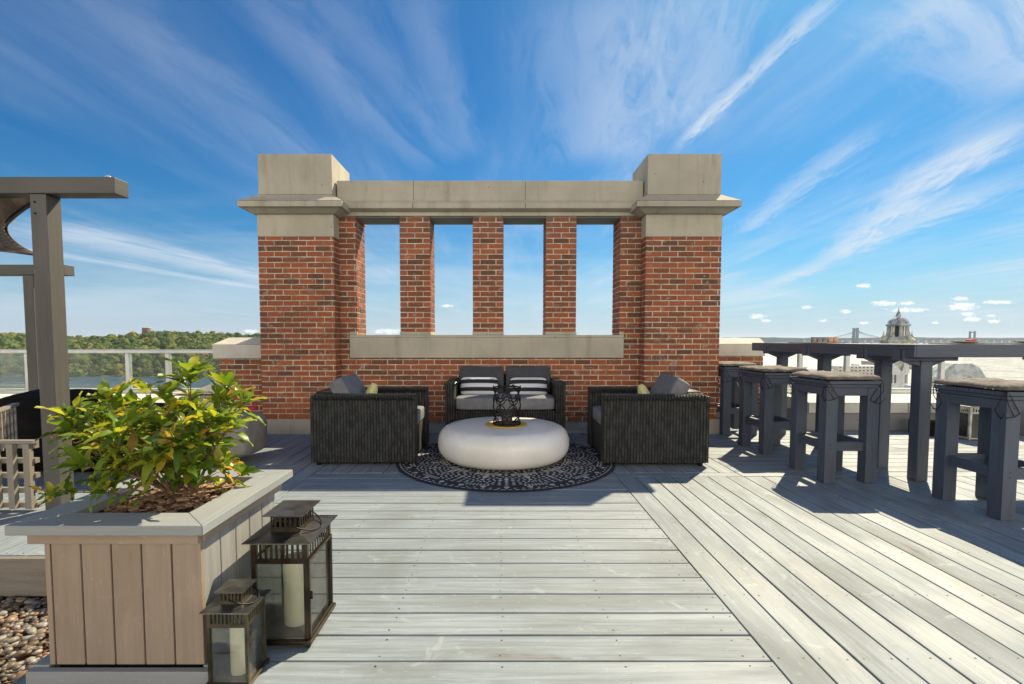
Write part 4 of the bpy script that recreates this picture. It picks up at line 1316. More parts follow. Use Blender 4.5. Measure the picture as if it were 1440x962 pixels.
# rug
rg = MB(); RC = (.04, 4.50); RR = .985
def disc(mb, r, z, n=96, cx=RC[0], cy=RC[1]):
    mb.poly([(cx + r * math.cos(2 * PI * k / n), cy + r * math.sin(2 * PI * k / n), z) for k in range(n)])
rg.cur = 0
rg.lathe([(RR, .0025), (RR + .004, .006), (RR, .010), (.05, .010), (0.0001, .010)], RC[0], RC[1], 96, close=False)
rg.cur = 1
rz_ = random.Random(9)
def dot(r, a, lr, lt, z=.0112, tw=0.0, n=8):
    cx_, cy_ = RC[0] + r * math.cos(a), RC[1] + r * math.sin(a)
    a2 = a + tw
    pts = []
    for k in range(n):
        th = 2 * PI * k / n
        u_, v_ = lr * 1.35 * math.cos(th), lt * 1.35 * math.sin(th)
        pts.append((cx_ + u_ * math.cos(a2) - v_ * math.sin(a2), cy_ + u_ * math.sin(a2) + v_ * math.cos(a2), z + rz_.uniform(0, .0004)))
    rg.poly(pts)
def ring(r, n, lr, lt, tw=0.0, ph=0.0, jit=.0):
    for k in range(n): dot(r + rz_.uniform(-jit, jit), ph + 2 * PI * k / n + rz_.uniform(-jit, jit), lr, lt, tw=tw)
ring(.955, 118, .0045, .016); ring(.925, 96, .006, .009, jit=.003); ring(.895, 32, .014, .017)
ring(.37, 44, .024, .008, tw=.5); ring(.415, 60, .008, .010); ring(.45, 56, .012, .008); ring(.485, 70, .007, .010, jit=.002)
ring(.51, 40, .012, .009); ring(.30, 40, .02, .01); ring(.25, 30, .012, .012)
NS = 12
for s_ in range(NS):
    a0 = 2 * PI * s_ / NS
    # scalloped petals made of strokes and dots
    for (rad, w2, stroke) in ((.178, .010, True), (.140, .010, False), (.098, .011, True), (.055, .012, False)):
        cxr = .70; n2 = int(rad * 115)
        for k in range(n2):
            th = 2 * PI * k / n2
            x_, y_ = cxr + rad * .80 * math.cos(th), rad * math.sin(th) * 1.02
            r_ = math.hypot(x_, y_); a_ = a0 + math.atan2(y_, x_)
            if stroke: dot(r_, a0 + math.atan2(y_, x_), w2 * .62, rad * .040 + .006, tw=th - math.atan2(y_, x_))
            else: dot(r_, a_, w2 * .8, w2, tw=0)
    dot(.70, a0, .020, .012)
    for q in (.84, .866): 
        for k in range(-3, 4): dot(q, a0 + PI / NS + k * .032, .007, .008)
    for q in (.60, .63, .66, .57, .72, .78): dot(q, a0 + PI / NS, .010, .006 + .01 * abs(math.sin(q * 40)))
    for q in (.545, .575):
        for k in range(-4, 5): dot(q, a0 + PI / NS + k * .045, .008, .009)
o_ = rg.build('round_rug', [RUG_D, RUG_L]); tag(o_, 'round black rug with white dotted medallion pattern under the table', 'rug')

# round white table
tb = thing('round_table', 'low white pebble-shaped plastic table on the round rug', 'table', (.02, 4.52, .011))
mb = MB(); mb.smooth = True
prof = [(.0001, .011), (.40, .011), (.46, .020)]
for k in range(17):
    a_ = -PI / 2 + PI * k / 16
    prof.append((.455 + .148 * abs(math.cos(a_)) ** .8, .170 + .148 * math.copysign(abs(math.sin(a_)) ** .9, math.sin(a_))))
prof += [(.36, .324), (.24, .326), (.0001, .326)]
mb.lathe(prof, .02, 4.52, 96, close=False); mb.build('table_shell', PLASTIC, tb)
tr = MB(); tr.lathe([(.185, .3265), (.192, .330), (.190, .337), (.18, .3385), (.165, .333), (.0001, .333)], .045, 4.46, 48, close=False); tr.smooth = True
tr.origin = (.045, 4.46, .327)
o_ = tr.build('round_tray', GOLD); tag(o_, 'round mustard yellow tray on the white table', 'tray')
hz0 = .334
hd = thing('candle_holder', 'black openwork metal candle holder on the yellow tray', 'candle holder', (.05, 4.46, hz0))
mb = MB(); mb.smooth = True; hc = (.05, 4.46); hr = .122
for z_ in (.008, .335):
    mb = MB(); mb.smooth = True; mb.tube([(hc[0] + hr * math.cos(2 * PI * k / 40), hc[1] + hr * math.sin(2 * PI * k / 40), hz0 + z_) for k in range(40)], .0065, 8, closed=True); mb.build('rim_ring', IRON, hd)
mb = MB(); mb.smooth = True
def cyl(a_, z_): return (hc[0] + hr * math.cos(a_), hc[1] + hr * math.sin(a_), hz0 + z_)
for row, z_ in enumerate((.062, .172, .282)):
    for k in range(6):
        a0 = 2 * PI * (k + .5 * (row % 2)) / 6
        pts = []
        for q in range(24):
            th = 2 * PI * q / 24
            rr_ = 1 + .22 * math.cos(4 * th)
            pts.append(cyl(a0 + .43 * rr_ * math.cos(th), z_ + .055 * rr_ * math.sin(th)))
        mb.tube(pts, .0058, 6, closed=True)
mb.build('openwork', IRON, hd)
mb = MB(); mb.lathe([(hr - .004, hz0 + .002), (hr - .004, hz0 + .006), (.0001, hz0 + .006)], hc[0], hc[1], 32, close=False); mb.build('base_plate', IRON, hd)
mb = MB(); mb.smooth = True; mb.lathe([(.048, hz0 + .0065), (.05, hz0 + .02), (.05, hz0 + .12), (.042, hz0 + .124), (.0001, hz0 + .118)], hc[0], hc[1], 24, close=False)
mb.origin = (hc[0], hc[1], hz0 + .006); o_ = mb.build('candle_jar', WAX_D); tag(o_, 'dark pillar candle inside the black openwork holder', 'candle')

# ------------------------------------------------------------------ bar table and stools
bar = thing('bar_table', 'long slate grey L-shaped timber bar table at the right with trestle legs', 'bar table', (3.3, 4.5, 0))
ZT = 1.066
mb = MB()
for k in range(3): mb.box(3.09 + k * .145, 3.09 + k * .145 + .14, 4.09, 6.02, ZT - .03, ZT, along=1)
for k in range(3): mb.box(3.09, 6.4, 3.69 + k * .133, 3.69 + k * .133 + .128, ZT - .03, ZT + .001, along=0)
mb.build('tabletop', SLATE, bar, bevel=.002)
mb = MB(); mb.box(3.075, 3.089, 3.676, 6.03, ZT - .095, ZT + .001); mb.box(3.526, 3.54, 4.10, 6.03, ZT - .095, ZT); mb.box(3.09, 3.525, 6.016, 6.03, ZT - .095, ZT)
mb.box(3.09, 6.4, 3.675, 3.689, ZT - .095, ZT + .001); mb.box(3.541, 6.4, 4.089, 4.103, ZT - .095, ZT)
mb.build('apron', SLATE, bar, bevel=.002)
for (x, y) in ((3.275, 5.72), (3.275, 4.98), (3.275, 4.22), (3.27, 3.83), (4.42, 3.95), (5.6, 3.95)):
    mb = MB(); mb.box(x - .045, x + .045, y - .045, y + .045, .001, ZT - .125); lg_ = mb.build('leg', SLATE, bar, bevel=.004)
    mb = MB(); mb.box(x - .21, x + .21, y - .075, y - .057, ZT - .125, ZT - .036)
    for s_ in (-1, 1):
        mb.prism([(x + s_ * .046, ZT - .17), (x + s_ * .15, ZT - .127), (x + s_ * .046, ZT - .127)][::s_], y - .035, y + .035, 'Y')
    mb.box(x - .21, x + .21, y - .035, y + .035, ZT - .124, ZT - .033)
    mb.build('bracket', SLATE, lg_, bevel=.003)


def make_stool():
    s = thing('bar_stool', '', 'bar stool', (0, 0, 0), 'slate bar stools with tied seat cushions')
    LX, LY, lw = .155, .19, .044
    for i in (-1, 1):
        for j in (-1, 1):
            mb = MB(); mb.box(i * LX - lw, i * LX + lw, j * LY - lw, j * LY + lw, .001, .735)
            mb.cur = 1
            for z_ in (.265, .296, .690, .718): mb.box(i * LX - .004, i * LX + .004, j * (LY + lw) - .0012, j * (LY + lw) + .0012, z_ - .004, z_ + .004)
            mb.build('leg', [SLATE, SCREW], s, bevel=.004)
    mb = MB(); k = 0
    y = -.245
    while y < .24:
        mb.box(-.21, .21, y, min(.245, y + .077), .762, .788, along=0); y += .082
    mb.build('seat', SLATE, s, bevel=.004)
    mb = MB()
    for j in (-1, 1): mb.box(-LX + lw, LX - lw, j * LY - .02 + j * .02, j * LY + .02 + j * .02, .675, .735)
    for i in (-1, 1): mb.box(i * LX - .02 + i * .02, i * LX + .02 + i * .02, -LY + lw, LY - lw, .675, .735)
    mb.box(-.195, .195, -.23, .23, .737, .760)
    mb.build('seat_frame', SLATE, s, bevel=.003)
    for j in (-1, 1):
        mb = MB(); mb.box(-LX + lw, LX - lw, j * LY - .02, j * LY + .02, .245, .315); mb.build('stretcher', SLATE, s, bevel=.003)
    for i in (-1, 1):
        mb = MB(); mb.box(i * LX - .02, i * LX + .02, -LY + lw, LY - lw, .245, .315); mb.build('stretcher', SLATE, s, bevel=.003)
    return s


def stool_cushion(cx, cy, z, label, seed):
    mb = MB(); n_ = 30; mb.smooth = True
    hx, hy = .215, .25
    rr = random.Random(seed)
    top = []; bot = []
    for i in range(n_ + 1):
        ta, tb_ = [], []
        for j in range(n_ + 1):
            u, v = -1 + 2 * i / n_, -1 + 2 * j / n_
            e = max(abs(u), abs(v))
            edge = max(0.0, 1 - e ** 7) ** .5
            tuft = 0
            for (tu, tv) in ((-.4, -.4), (.4, -.4), (-.4, .4), (.4, .4)):
                tuft += .016 * math.exp(-((u - tu) ** 2 + (v - tv) ** 2) / .015)
            nz = mn.noise(Vector((u * 2.6 + seed, v * 2.6, seed))) * .010 + mn.noise(Vector((u * 9 + seed, v * 9, 3))) * .0035
            pl = (math.sin(v * 38 + seed) * .003 if abs(u) > .72 else 0) + (math.sin(u * 38) * .003 if abs(v) > .72 else 0)
            wx = hx * (1 + .03 * math.sin(v * 3 + seed)); wy = hy * (1 + .03 * math.sin(u * 3 + seed))
            ta.append(mb.vert((cx + u * wx, cy + v * wy, z + .016 + edge * .031 - tuft + nz + pl)))
            tb_.append(mb.vert((cx + u * wx * (.985), cy + v * wy * .985, z + .0015 + (1 - edge) * .011)))
        top.append(ta); bot.append(tb_)
    for i in range(n_):
        for j in range(n_):
            mb.face((top[i][j], top[i + 1][j], top[i + 1][j + 1], top[i][j + 1]), [(0, 0)] * 4)
            mb.face((bot[i][j], bot[i][j + 1], bot[i + 1][j + 1], bot[i + 1][j]), [(0, 0)] * 4)
    for j in range(n_):
        mb.face((top[0][j], top[0][j + 1], bot[0][j + 1], bot[0][j]), [(0, 0)] * 4); mb.face((top[n_][j + 1], top[n_][j], bot[n_][j], bot[n_][j + 1]), [(0, 0)] * 4)
        mb.face((top[j + 1][0], top[j][0], bot[j][0], bot[j + 1][0]), [(0, 0)] * 4); mb.face((top[j][n_], top[j + 1][n_], bot[j + 1][n_], bot[j][n_]), [(0, 0)] * 4)
    th_ = thing('stool_cushion', label, 'cushion', (cx, cy, z), 'tied grey cushions on the bar stools')
    mb.build('cushion_pad', FAB_BROWN, th_)
    # ties: loops hanging from the corners over the legs
    for (sx_, sy_) in ((-1, -1), (-1, 1), (1, -1)):
        ax, ay = cx + sx_ * .205, cy + sy_ * .242
        fx, fy = cx + sx_ * .205, cy + sy_ * .245
        mb = MB(); mb.smooth = True
        o1 = rr.uniform(-.02, .02)
        def drop(pts): mb.tube(pts, .0028, 6)
        ex = cx + sx_ * (.155 + .050); ey = cy + sy_ * (.19 + .050)
        drop([(ax, ay, z + .008), (ex + sx_ * .006, ey + sy_ * .008, z - .03), (ex + .005, ey + sy_ * .012, z - .08), (ex - sx_ * .05, ey + sy_ * .004, z - .15 + o1)])
        drop([(ax, ay, z + .008), (ex - sx_ * .02, ey + sy_ * .012, z - .035), (ex - sx_ * .065, ey + sy_ * .004, z - .10), (ex - sx_ * .085, ey + sy_ * .004, z - .135 + o1), (ex - sx_ * .05, ey + sy_ * .006, z - .155 + o1), (ex, ey + sy_ * .012, z - .16 + o1)])
        drop([(ax, ay, z + .008), (ex + sx_ * .010, ey - sy_ * .02, z - .04), (ex + sx_ * .004, ey - sy_ * .06, z - .12), (ex + sx_ * .006, ey - sy_ * .02, z - .17 + o1), (ex + sx_ * .02, ey + sy_ * .014, z - .13)])
        mb.build('tie', CORD, th_)


st = make_stool()
labs = ['bar stool nearest the brick pier at the far end of the row', 'middle bar stool of the row of three before the bar', 'nearest bar stool of the row of three, casting a long shadow', 'bar stool set apart at the right edge of the photo']
pos = [(2.755, 5.86), (2.70, 4.90), (2.68, 3.97), (3.235, 3.20)]
for i, ((x, y), lab) in enumerate(zip(pos, labs)):
    if i == 0: st.location = (x, y, 0); st['label'] = lab
    else: dup(st, (x, y, 0), lab, R((0, 1.5, -1, 1)[i]))
    stool_cushion(x, y, .789, 'rumpled cushion on the ' + lab.replace('bar stool ', 'stool ').split(', casting')[0].replace(' of the row of three', ''), 3.1 * i + 1)

# things on the bar top
mt = MB(); mt.box(3.12, 3.40, 4.85, 5.35, ZT + .002, ZT + .010); mt.origin = (3.26, 5.1, ZT); o_ = mt.build('serving_tray', PLATE, bevel=.002)
tag(o_, 'thin black tray holding small glasses on the far arm of the bar table', 'tray')
gl_pos = [(3.17, 4.98), (3.225, 4.98), (3.28, 4.98), (3.335, 4.98), (3.385, 4.98)]
gl_lab = ['clear tealight glass at the left end of the row on the black tray', 'clear tealight glass second from the left on the black tray', 'clear tealight glass in the middle of the row on the black tray', 'peach tealight glass second from the right on the black tray', 'peach tealight glass at the right end of the row on the black tray']
for i, ((x, y), lab) in enumerate(zip(gl_pos, gl_lab)):
    g_ = thing('tealight_glass', lab, 'glass', (x - .01, y, ZT + .0105), 'tealight glasses on the black tray')
    mb = MB(); mb.smooth = True; z_ = ZT + .0105
    mb.lathe([(.020, z_), (.024, z_ + .004), (.026, z_ + .052), (.0235, z_ + .052), (.022, z_ + .008), (.0001, z_ + .008)], x - .01, y, 20, close=False)
    mb.build('cup', PEACH if i > 2 else MAPLEGLASS, g_)
    mb = MB(); mb.lathe([(.018, z_ + .0085), (.018, z_ + .025), (.0001, z_ + .025)], x - .01, y, 16, close=False); mb.build('wax', WAX, g_)
for (x, y, lab) in ((3.60, 3.83, 'black placemat with a plate near the corner of the bar table'), (4.10, 3.83, 'black placemat with a plate at the right edge of the bar table')):
    mb = MB(); mb.box(x - .17, x + .17, y - .14, y + .14, ZT + .003, ZT + .009); mb.origin = (x, y, ZT); o_ = mb.build('placemat', PLATE, bevel=.002); tag(o_, lab, 'placemat', 'placemats on the bar table')
    mb = MB(); mb.smooth = True; mb.lathe([(.04, ZT + .0095), (.06, ZT + .012), (.105, ZT + .022), (.105, ZT + .025), (.06, ZT + .016), (.0001, ZT + .0155)], x, y, 32, close=False)
    mb.origin = (x, y, ZT); o_ = mb.build('plate', CERAMIC); tag(o_, 'cream plate on the ' + ('corner placemat' if x < 4 else 'placemat at the right edge'), 'plate', 'plates on the bar table')
mb = MB(); mb.smooth = True; mb.cushion((3.61, 3.80, ZT + .030), (.035, .022, .010), .7, lumps=.006); mb.origin = (3.61, 3.80, ZT + .02); o_ = mb.build('red_napkin', RED); tag(o_, 'small crumpled red napkin on the corner plate', 'napkin')

# ------------------------------------------------------------------ lanterns
def lantern(name, label, x0, x1, y0, y1, H, metal, cat='lantern', candle=True, door=True, group='metal and glass lanterns', cover=None):
    """box lantern: base, four posts, slotted frieze, flat roof, slotted chimney with cap, wire handle"""
    cx, cy = (x0 + x1) / 2, (y0 + y1) / 2; W, D2 = x1 - x0, y1 - y0
    t1 = thing(name, label, cat, (cx, cy, 0.002), group)
    pw = W * .075
    zb, zr = H * .055, H * .80           # base top, roof underside
    zf = zr - H * .145                   # bottom of slotted frieze
    mb = MB(); mb.box(x0 - W * .06, x1 + W * .06, y0 - W * .06, y1 + W * .06, .012, zb)
    mb.build('base', metal, t1, bevel=.002)
    mb = MB()
    for px in (x0, x1):
        for py in (y0, y1): mb.box(px - .006, px + .006, py - .006, py + .006, .002, .0115)
    mb.build('foot', metal, t1)
    for px in (x0, x1 - pw):
        for py in (y0, y1 - pw):
            mb = MB(); mb.box(px, px + pw, py, py + pw, zb + .0005, zr); mb.build('post', metal, t1, bevel=.0012)
    mb = MB()
    th = .003
    nW = 9
    for (face) in ('F', 'B', 'L', 'R'):
        a0, a1 = (x0 + pw, x1 - pw) if face in 'FB' else (y0 + pw, y1 - pw)
        f0 = {'F': y0 + .001, 'B': y1 - .001 - th, 'L': x0 + .001, 'R': x1 - .001 - th}[face]
        def put(u0, u1, z0_, z1_):
            if face in 'FB': mb.box(u0, u1, f0, f0 + th, z0_, z1_)
            else: mb.box(f0, f0 + th, u0, u1, z0_, z1_)
        put(a0, a1, zr - H * .022, zr); put(a0, a1, zf - H * .022, zf + H * .018)
        n_ = nW; pt = (a1 - a0) / n_
        for k in range(n_ + 1):
            u = a0 + k * pt - pt * .22
            put(max(a0, u), min(a1, u + pt * .44), zf + H * .018, zr - H * .022)
    mb.build('slotted_frieze', metal, t1)
    for face in 'FBLR':
        mb = MB(); g0 = pw * .9
        if face == 'F': mb.box(x0 + g0, x1 - g0, y0 + .006, y0 + .008, zb + .001, zf)
        if face == 'B': mb.box(x0 + g0, x1 - g0, y1 - .008, y1 - .006, zb + .001, zf)
        if face == 'L': mb.box(x0 + .006, x0 + .008, y0 + g0, y1 - g0, zb + .001, zf)
        if face == 'R': mb.box(x1 - .008, x1 - .006, y0 + g0, y1 - g0, zb + .001, zf)
        mb.build('glass_pane', GLASS, t1)
    if door:
        mb = MB(); fx = x1 + .002; f_ = pw * .6
        for (a, b_) in ((y0 + .004, y0 + .004 + f_), (y1 - .004 - f_, y1 - .004)): mb.box(fx, fx + .004, a, b_, zb + .004, zf + H * .01)
        mb.box(fx, fx + .004, y0 + .004 + f_, y1 - .004 - f_, zb + .004, zb + .004 + f_); mb.box(fx, fx + .004, y0 + .004 + f_, y1 - .004 - f_, zf + H * .01 - f_, zf + H * .01)
        mb.box(fx + .004, fx + .012, y0 + .006, y0 + .012, H * .36, H * .42)
        mb.build('door_frame', metal, t1)
    ov = W * .11
    mb = MB()
    uw, ud = W * .27, D2 * .27
    mb.frustum((x0 - ov, y0 - ov), (x1 + ov, y1 + ov), zr + .0005, (x0 - ov + .001, y0 - ov + .001), (x1 + ov - .001, y1 + ov - .001), zr + .003)
    mb.frustum((x0 - ov + .001, y0 - ov + .001), (x1 + ov - .001, y1 + ov - .001), zr + .0032, (cx - uw, cy - ud), (cx + uw, cy + ud), zr + H * .028)
    mb.build('roof', ROOFM, t1)
    zc0 = zr + H * .029; zc1 = H * .965
    mb = MB()
    for face in 'FBLR':
        a0, a1 = (cx - uw, cx + uw) if face in 'FB' else (cy - ud + th, cy + ud - th)
        f0 = {'F': cy - ud, 'B': cy + ud - th, 'L': cx - uw, 'R': cx + uw - th}[face]
        def put2(u0, u1, z0_, z1_):
            if face in 'FB': mb.box(u0, u1, f0, f0 + th, z0_, z1_)
            else: mb.box(f0, f0 + th, u0, u1, z0_, z1_)
        put2(a0, a1, zc0, zc0 + (zc1 - zc0) * .28); put2(a0, a1, zc1 - (zc1 - zc0) * .2, zc1)
        n_ = 6; pt = (a1 - a0) / n_
        for k in range(n_ + 1):
            u = a0 + k * pt - pt * .25
            put2(max(a0, u), min(a1, u + pt * .5), zc0 + (zc1 - zc0) * .28, zc1 - (zc1 - zc0) * .2)
    mb.build('chimney', metal, t1)
    mb = MB(); c_ = W * .37
    mb.frustum((cx - c_, cy - c_ * D2 / W), (cx + c_, cy + c_ * D2 / W), zc1 + .0005, (cx - c_ + .001, cy - c_ * D2 / W + .001), (cx + c_ - .001, cy + c_ * D2 / W - .001), zc1 + .0025)
    mb.frustum((cx - c_ + .001, cy - c_ * D2 / W + .001), (cx + c_ - .001, cy + c_ * D2 / W - .001), zc1 + .0027, (cx - c_ * .2, cy - c_ * .2), (cx + c_ * .2, cy + c_ * .2), zc1 + .007)
    mb.build('chimney_cap', ROOFM, t1)
    # wire handle tipped over
    mb = MB(); mb.smooth = True; rh = W * .44
    pts = []
    for k in range(17):
        a = PI * k / 16
        pts.append((cx + uw * .2 + rh * math.sin(a) * 1.05, cy - rh * math.cos(a), zc0 + (zc1 - zc0) * (.62 - .95 * math.sin(a) * .75)))
    mb.tube(pts, .0028, 8); mb.build('handle', IRON, t1)
    if candle:
        mb = MB(); mb.smooth = True; r_ = min(W, D2) * .235; zc = zb + .001
        prof = [(r_ * .96, zc), (r_, zc + .004), (r_, zc + H * .50), (r_ * .97, zc + H * .52), (r_ * .8, zc + H * .522), (r_ * .55, zc + H * .505), (.0001, zc + H * .505)]
        mb.lathe(prof, cx + W * .05, cy, 40, close=False); mb.tube([(cx + W * .05, cy, zc + H * .5), (cx + W * .05, cy, zc + H * .53)], .0015, 6)
        mb.origin = (cx, cy, zc)
        o_ = mb.build('candle', WAX); tag(o_, 'cream pillar candle inside the ' + label.split(' lantern')[0] + ' lantern', 'candle', 'candles in the lanterns')
    return t1


lantern('lantern', 'tall dark bronze lantern standing in front beside the planter', -.890, -.690, 1.745, 1.985, .480, BRONZE)
lantern('lantern', 'small weathered brass-toned lantern nearest the camera beside the planter', -.925, -.797, 1.535, 1.655, .312, BRASSY, door=False)
lantern('lantern', 'pale whitewashed lantern on the far deck behind the right stool', 5.14, 5.44, 5.35, 5.62, .46, WHITE_PAINT)
mb = MB(); mb.box(4.84, 4.98, 5.55, 5.8, .002, .17); mb.box(4.86, 4.96, 5.57, 5.78, .171, .185); mb.origin = (4.9, 5.68, 0); o_ = mb.build('utility_box', BLACK_FAB, bevel=.006)
tag(o_, 'small black box on the deck left of the whitewashed lantern', 'box')

# ------------------------------------------------------------------ planter
pl = thing('planter', 'square taupe board planter with grey mitred rim at the left front', 'planter', (-1.22, 1.84, 0))
bx0, bx1, by0, by1 = -1.462, -.965, 1.575, 2.10
zt = .470
mb = MB()
def planks(face):
    pitch = .0965; gap = .007
    a0, a1 = (bx0, bx1) if face in 'FB' else (by0, by1)
    if face == 'F': cuts = [bx0, bx0 + .022] + [bx0 + .022 + k * .0965 for k in range(1, 6)] + [bx1]
    else:
        cuts = [by0 + .021]
        while cuts[-1] + .11 < by1 - .02: cuts.append(cuts[-1] + .0965)
        cuts.append(by1 - .021)
    if face == 'B': cuts = [bx0] + [bx0 + k * .1 for k in range(1, 5)] + [bx1]
    for c0_, c1_ in zip(cuts, cuts[1:]):
        if c1_ - c0_ < .012: continue
        g_ = min(gap / 2, .003)
        if face == 'F': mb.box(c0_ + g_, c1_ - g_, by0, by0 + .019, .052, zt, along=2)
        if face == 'B': mb.box(c0_ + g_, c1_ - g_, by1 - .019, by1, .052, zt, along=2)
        if face == 'L': mb.box(bx0, bx0 + .019, c0_ + g_, c1_ - g_, .052, zt, along=2)
        if face == 'R': mb.box(bx1 - .019, bx1, c0_ + g_, c1_ - g_, .052, zt, along=2)
planks('F'); fr_ = mb.build('side_boards', PLANT_SHADE, pl, bevel=.0015)
mb = MB()
for f in 'BLR': planks(f)
mb.build('side_boards', PLANT_LIT, pl, bevel=.0015)
mb = MB(); mb.box(bx0 + .021, bx1 - .021, by0 + .021, by1 - .021, .03, .40); mb.build('liner', DARK, pl)
mb = MB()
mb.box(bx0 - .055, bx1 + .035, by0 - .024, by0 - .001, .002, .044); mb.box(bx1 + .001, bx1 + .034, by0, by1 + .03, .002, .050)
mb.box(bx0 - .055, bx0 - .001, by0, by1 + .03, .002, .050); mb.box(bx0 - .055, bx1 + .034, by1 + .031, by1 + .06, .002, .050)
mb.build('base_trim', PLANT_RIM, pl, bevel=.002)
mb = MB()
mb.box(bx0 - .030, bx1 + .010, by0 - .021, by0 - .001, zt - .012, zt + .030); mb.box(bx1 + .001, bx1 + .020, by0, by1 + .02, zt - .012, zt + .030)
mb.box(bx0 - .021, bx0 - .001, by0, by1 + .02, zt - .012, zt + .030)
mb.build('trim_band', PLANT_SHADE, pl, bevel=.0015)
RX0, RX1, RY0, RY1, RW = -1.522, -.915, 1.515, 2.165, .115
RZ0, RZ1 = zt + .031, zt + .062
mb = MB()
def mitre(o, i):
    vs = [(o[0][0], o[0][1]), (o[1][0], o[1][1]), (i[1][0], i[1][1]), (i[0][0], i[0][1])]
    n0 = [mb.vert((a, b_, RZ0)) for a, b_ in vs]; n1 = [mb.vert((a, b_, RZ1)) for a, b_ in vs]
    ax = 0 if abs(vs[1][0] - vs[0][0]) > abs(vs[1][1] - vs[0][1]) else 1
    U_ = lambda p_: (p_[ax], p_[1 - ax])
    mb.face(n0[::-1], [U_(p_) for p_ in vs][::-1]); mb.face(n1, [U_(p_) for p_ in vs])
    for k in range(4):
        j = (k + 1) % 4; mb.face((n0[k], n0[j], n1[j], n1[k]), [(vs[k][ax], 0), (vs[j][ax], 0), (vs[j][ax], .03), (vs[k][ax], .03)])
g_ = .0008
oc = [(RX0, RY0), (RX1, RY0), (RX1, RY1), (RX0, RY1)]; ic = [(RX0 + RW, RY0 + RW), (RX1 - RW, RY0 + RW), (RX1 - RW, RY1 - RW), (RX0 + RW, RY1 - RW)]
mitre((( RX0 + g_, RY0), (RX1 - g_, RY0)), ((RX0 + RW + g_, RY0 + RW), (RX1 - RW - g_, RY0 + RW)))
mitre(((RX1, RY0 + g_), (RX1, RY1 - g_)), ((RX1 - RW, RY0 + RW + g_), (RX1 - RW, RY1 - RW - g_)))
mitre(((RX1 - g_, RY1), (RX0 + g_, RY1)), ((RX1 - RW - g_, RY1 - RW), (RX0 + RW + g_, RY1 - RW)))
mitre(((RX0, RY1 - g_), (RX0, RY0 + g_)), ((RX0 + RW, RY1 - RW - g_), (RX0 + RW, RY0 + RW + g_)))
mb.build('rim', PLANT_RIM, pl, bevel=.002)
mb = MB(); ns = 26; g2 = []
for i in range(ns + 1):
    row = []
    for j in range(ns + 1):
        x = RX0 + RW - .03 + (RX1 - RX0 - 2 * RW + .06) * i / ns; y = RY0 + RW - .03 + (RY1 - RY0 - 2 * RW + .06) * j / ns
        mound = .045 * math.exp(-((x + 1.18) ** 2 + (y - 1.85) ** 2) / .03)
        row.append(mb.vert((x, y, min(zt + .029, zt + .004 + .014 * mn.noise(Vector((x * 14, y * 14, 0))) ) + mound)))
    g2.append(row)
mb.smooth = True
for i in range(ns):
    for j in range(ns): mb.face((g2[i][j], g2[i + 1][j], g2[i + 1][j + 1], g2[i][j + 1]), [(0, 0)] * 4)
mb.build('soil', SOIL, pl)
mb = MB(); rnd = random.Random(31)
for i in range(520):
    x = rnd.uniform(RX0 + RW + .01, RX1 - RW - .01); y = rnd.uniform(RY0 + RW + .01, RY1 - RW - .01)
    mound = .045 * math.exp(-((x + 1.18) ** 2 + (y - 1.85) ** 2) / .03)
    M_ = Matrix.Translation((x, y, zt + .014 + mound + rnd.uniform(0, .012))) @ Matrix.Rotation(rnd.uniform(0, PI), 4, 'Z') @ Matrix.Rotation(rnd.uniform(-.5, .5), 4, 'X')
    mb.M = M_; a, b_ = rnd.uniform(.006, .020), rnd.uniform(.003, .009); mb.box(-a, a, -b_, b_, -.0015, .0015)
o_ = mb.build('mulch', CHIP, pl); o_['kind'] = 'stuff'

# ------------------------------------------------------------------ shrub
shr = thing('leafy_shrub', 'bushy yellow-green shrub with pointed leaves growing in the planter', 'shrub', (-1.20, 1.86, .48))
lf = MB(); lf.smooth = True
stm = MB(); stm.smooth = True
rl = random.Random(77)


def leaf(p, d, up, L, W, curl):
    d = d.normalized(); side_ = d.cross(up)
    if side_.length < .1: side_ = d.cross(Vector((1, 0, 0)))
    side_.normalize(); nr = side_.cross(d).normalized()
    nseg = 6
    prof = [0.06, .62, .95, 1.0, .78, .42, .02]
    L_, C_, R_ = [], [], []
    for k in range(nseg + 1):
        tt = k / nseg
        c_ = p + d * (L * tt) - nr * (curl * L * tt * tt)
        wv = W * prof[k] * .5
        wav = .006 * math.sin(tt * 9 + p.x * 90)
        L_.append(lf.vert(c_ - side_ * wv + nr * (wv * .42 + wav)))
        C_.append(lf.vert(c_))
        R_.append(lf.vert(c_ + side_ * wv + nr * (wv * .42 - wav)))
    for k in range(nseg):
        t0_, t1_ = k / nseg, (k + 1) / nseg
        lf.face((L_[k], C_[k], C_[k + 1], L_[k + 1]), [(t0_, -1), (t0_, 0), (t1_, 0), (t1_, -1)])
        lf.face((C_[k], R_[k], R_[k + 1], C_[k + 1]), [(t0_, 0), (t0_, 1), (t1_, 1), (t1_, 0)])


def rvec(s=1.0): return Vector((rl.uniform(-1, 1), rl.uniform(-1, 1), rl.uniform(-1, 1))) * s


def leaf_pair(p, tdir, L, n=2, spread=1.0):
    tdir = tdir.normalized()
    a = tdir.cross(rvec() + Vector((0, 0, .3))).normalized()
    for k in range(n):
        ang = 2 * PI * k / n + rl.uniform(-.4, .4)
        out = (a * math.cos(ang) + tdir.cross(a) * math.sin(ang))
        d = out * spread + tdir * rl.uniform(.35, .9) + Vector((0, 0, rl.uniform(-.15, .25)))
        up = Vector((0, 0, 1)) + rvec(.45) + tdir * .4
        leaf(p + out * .003, d, up, L * rl.uniform(.55, 1.15), L * rl.uniform(.27, .42), rl.uniform(.0, .55))


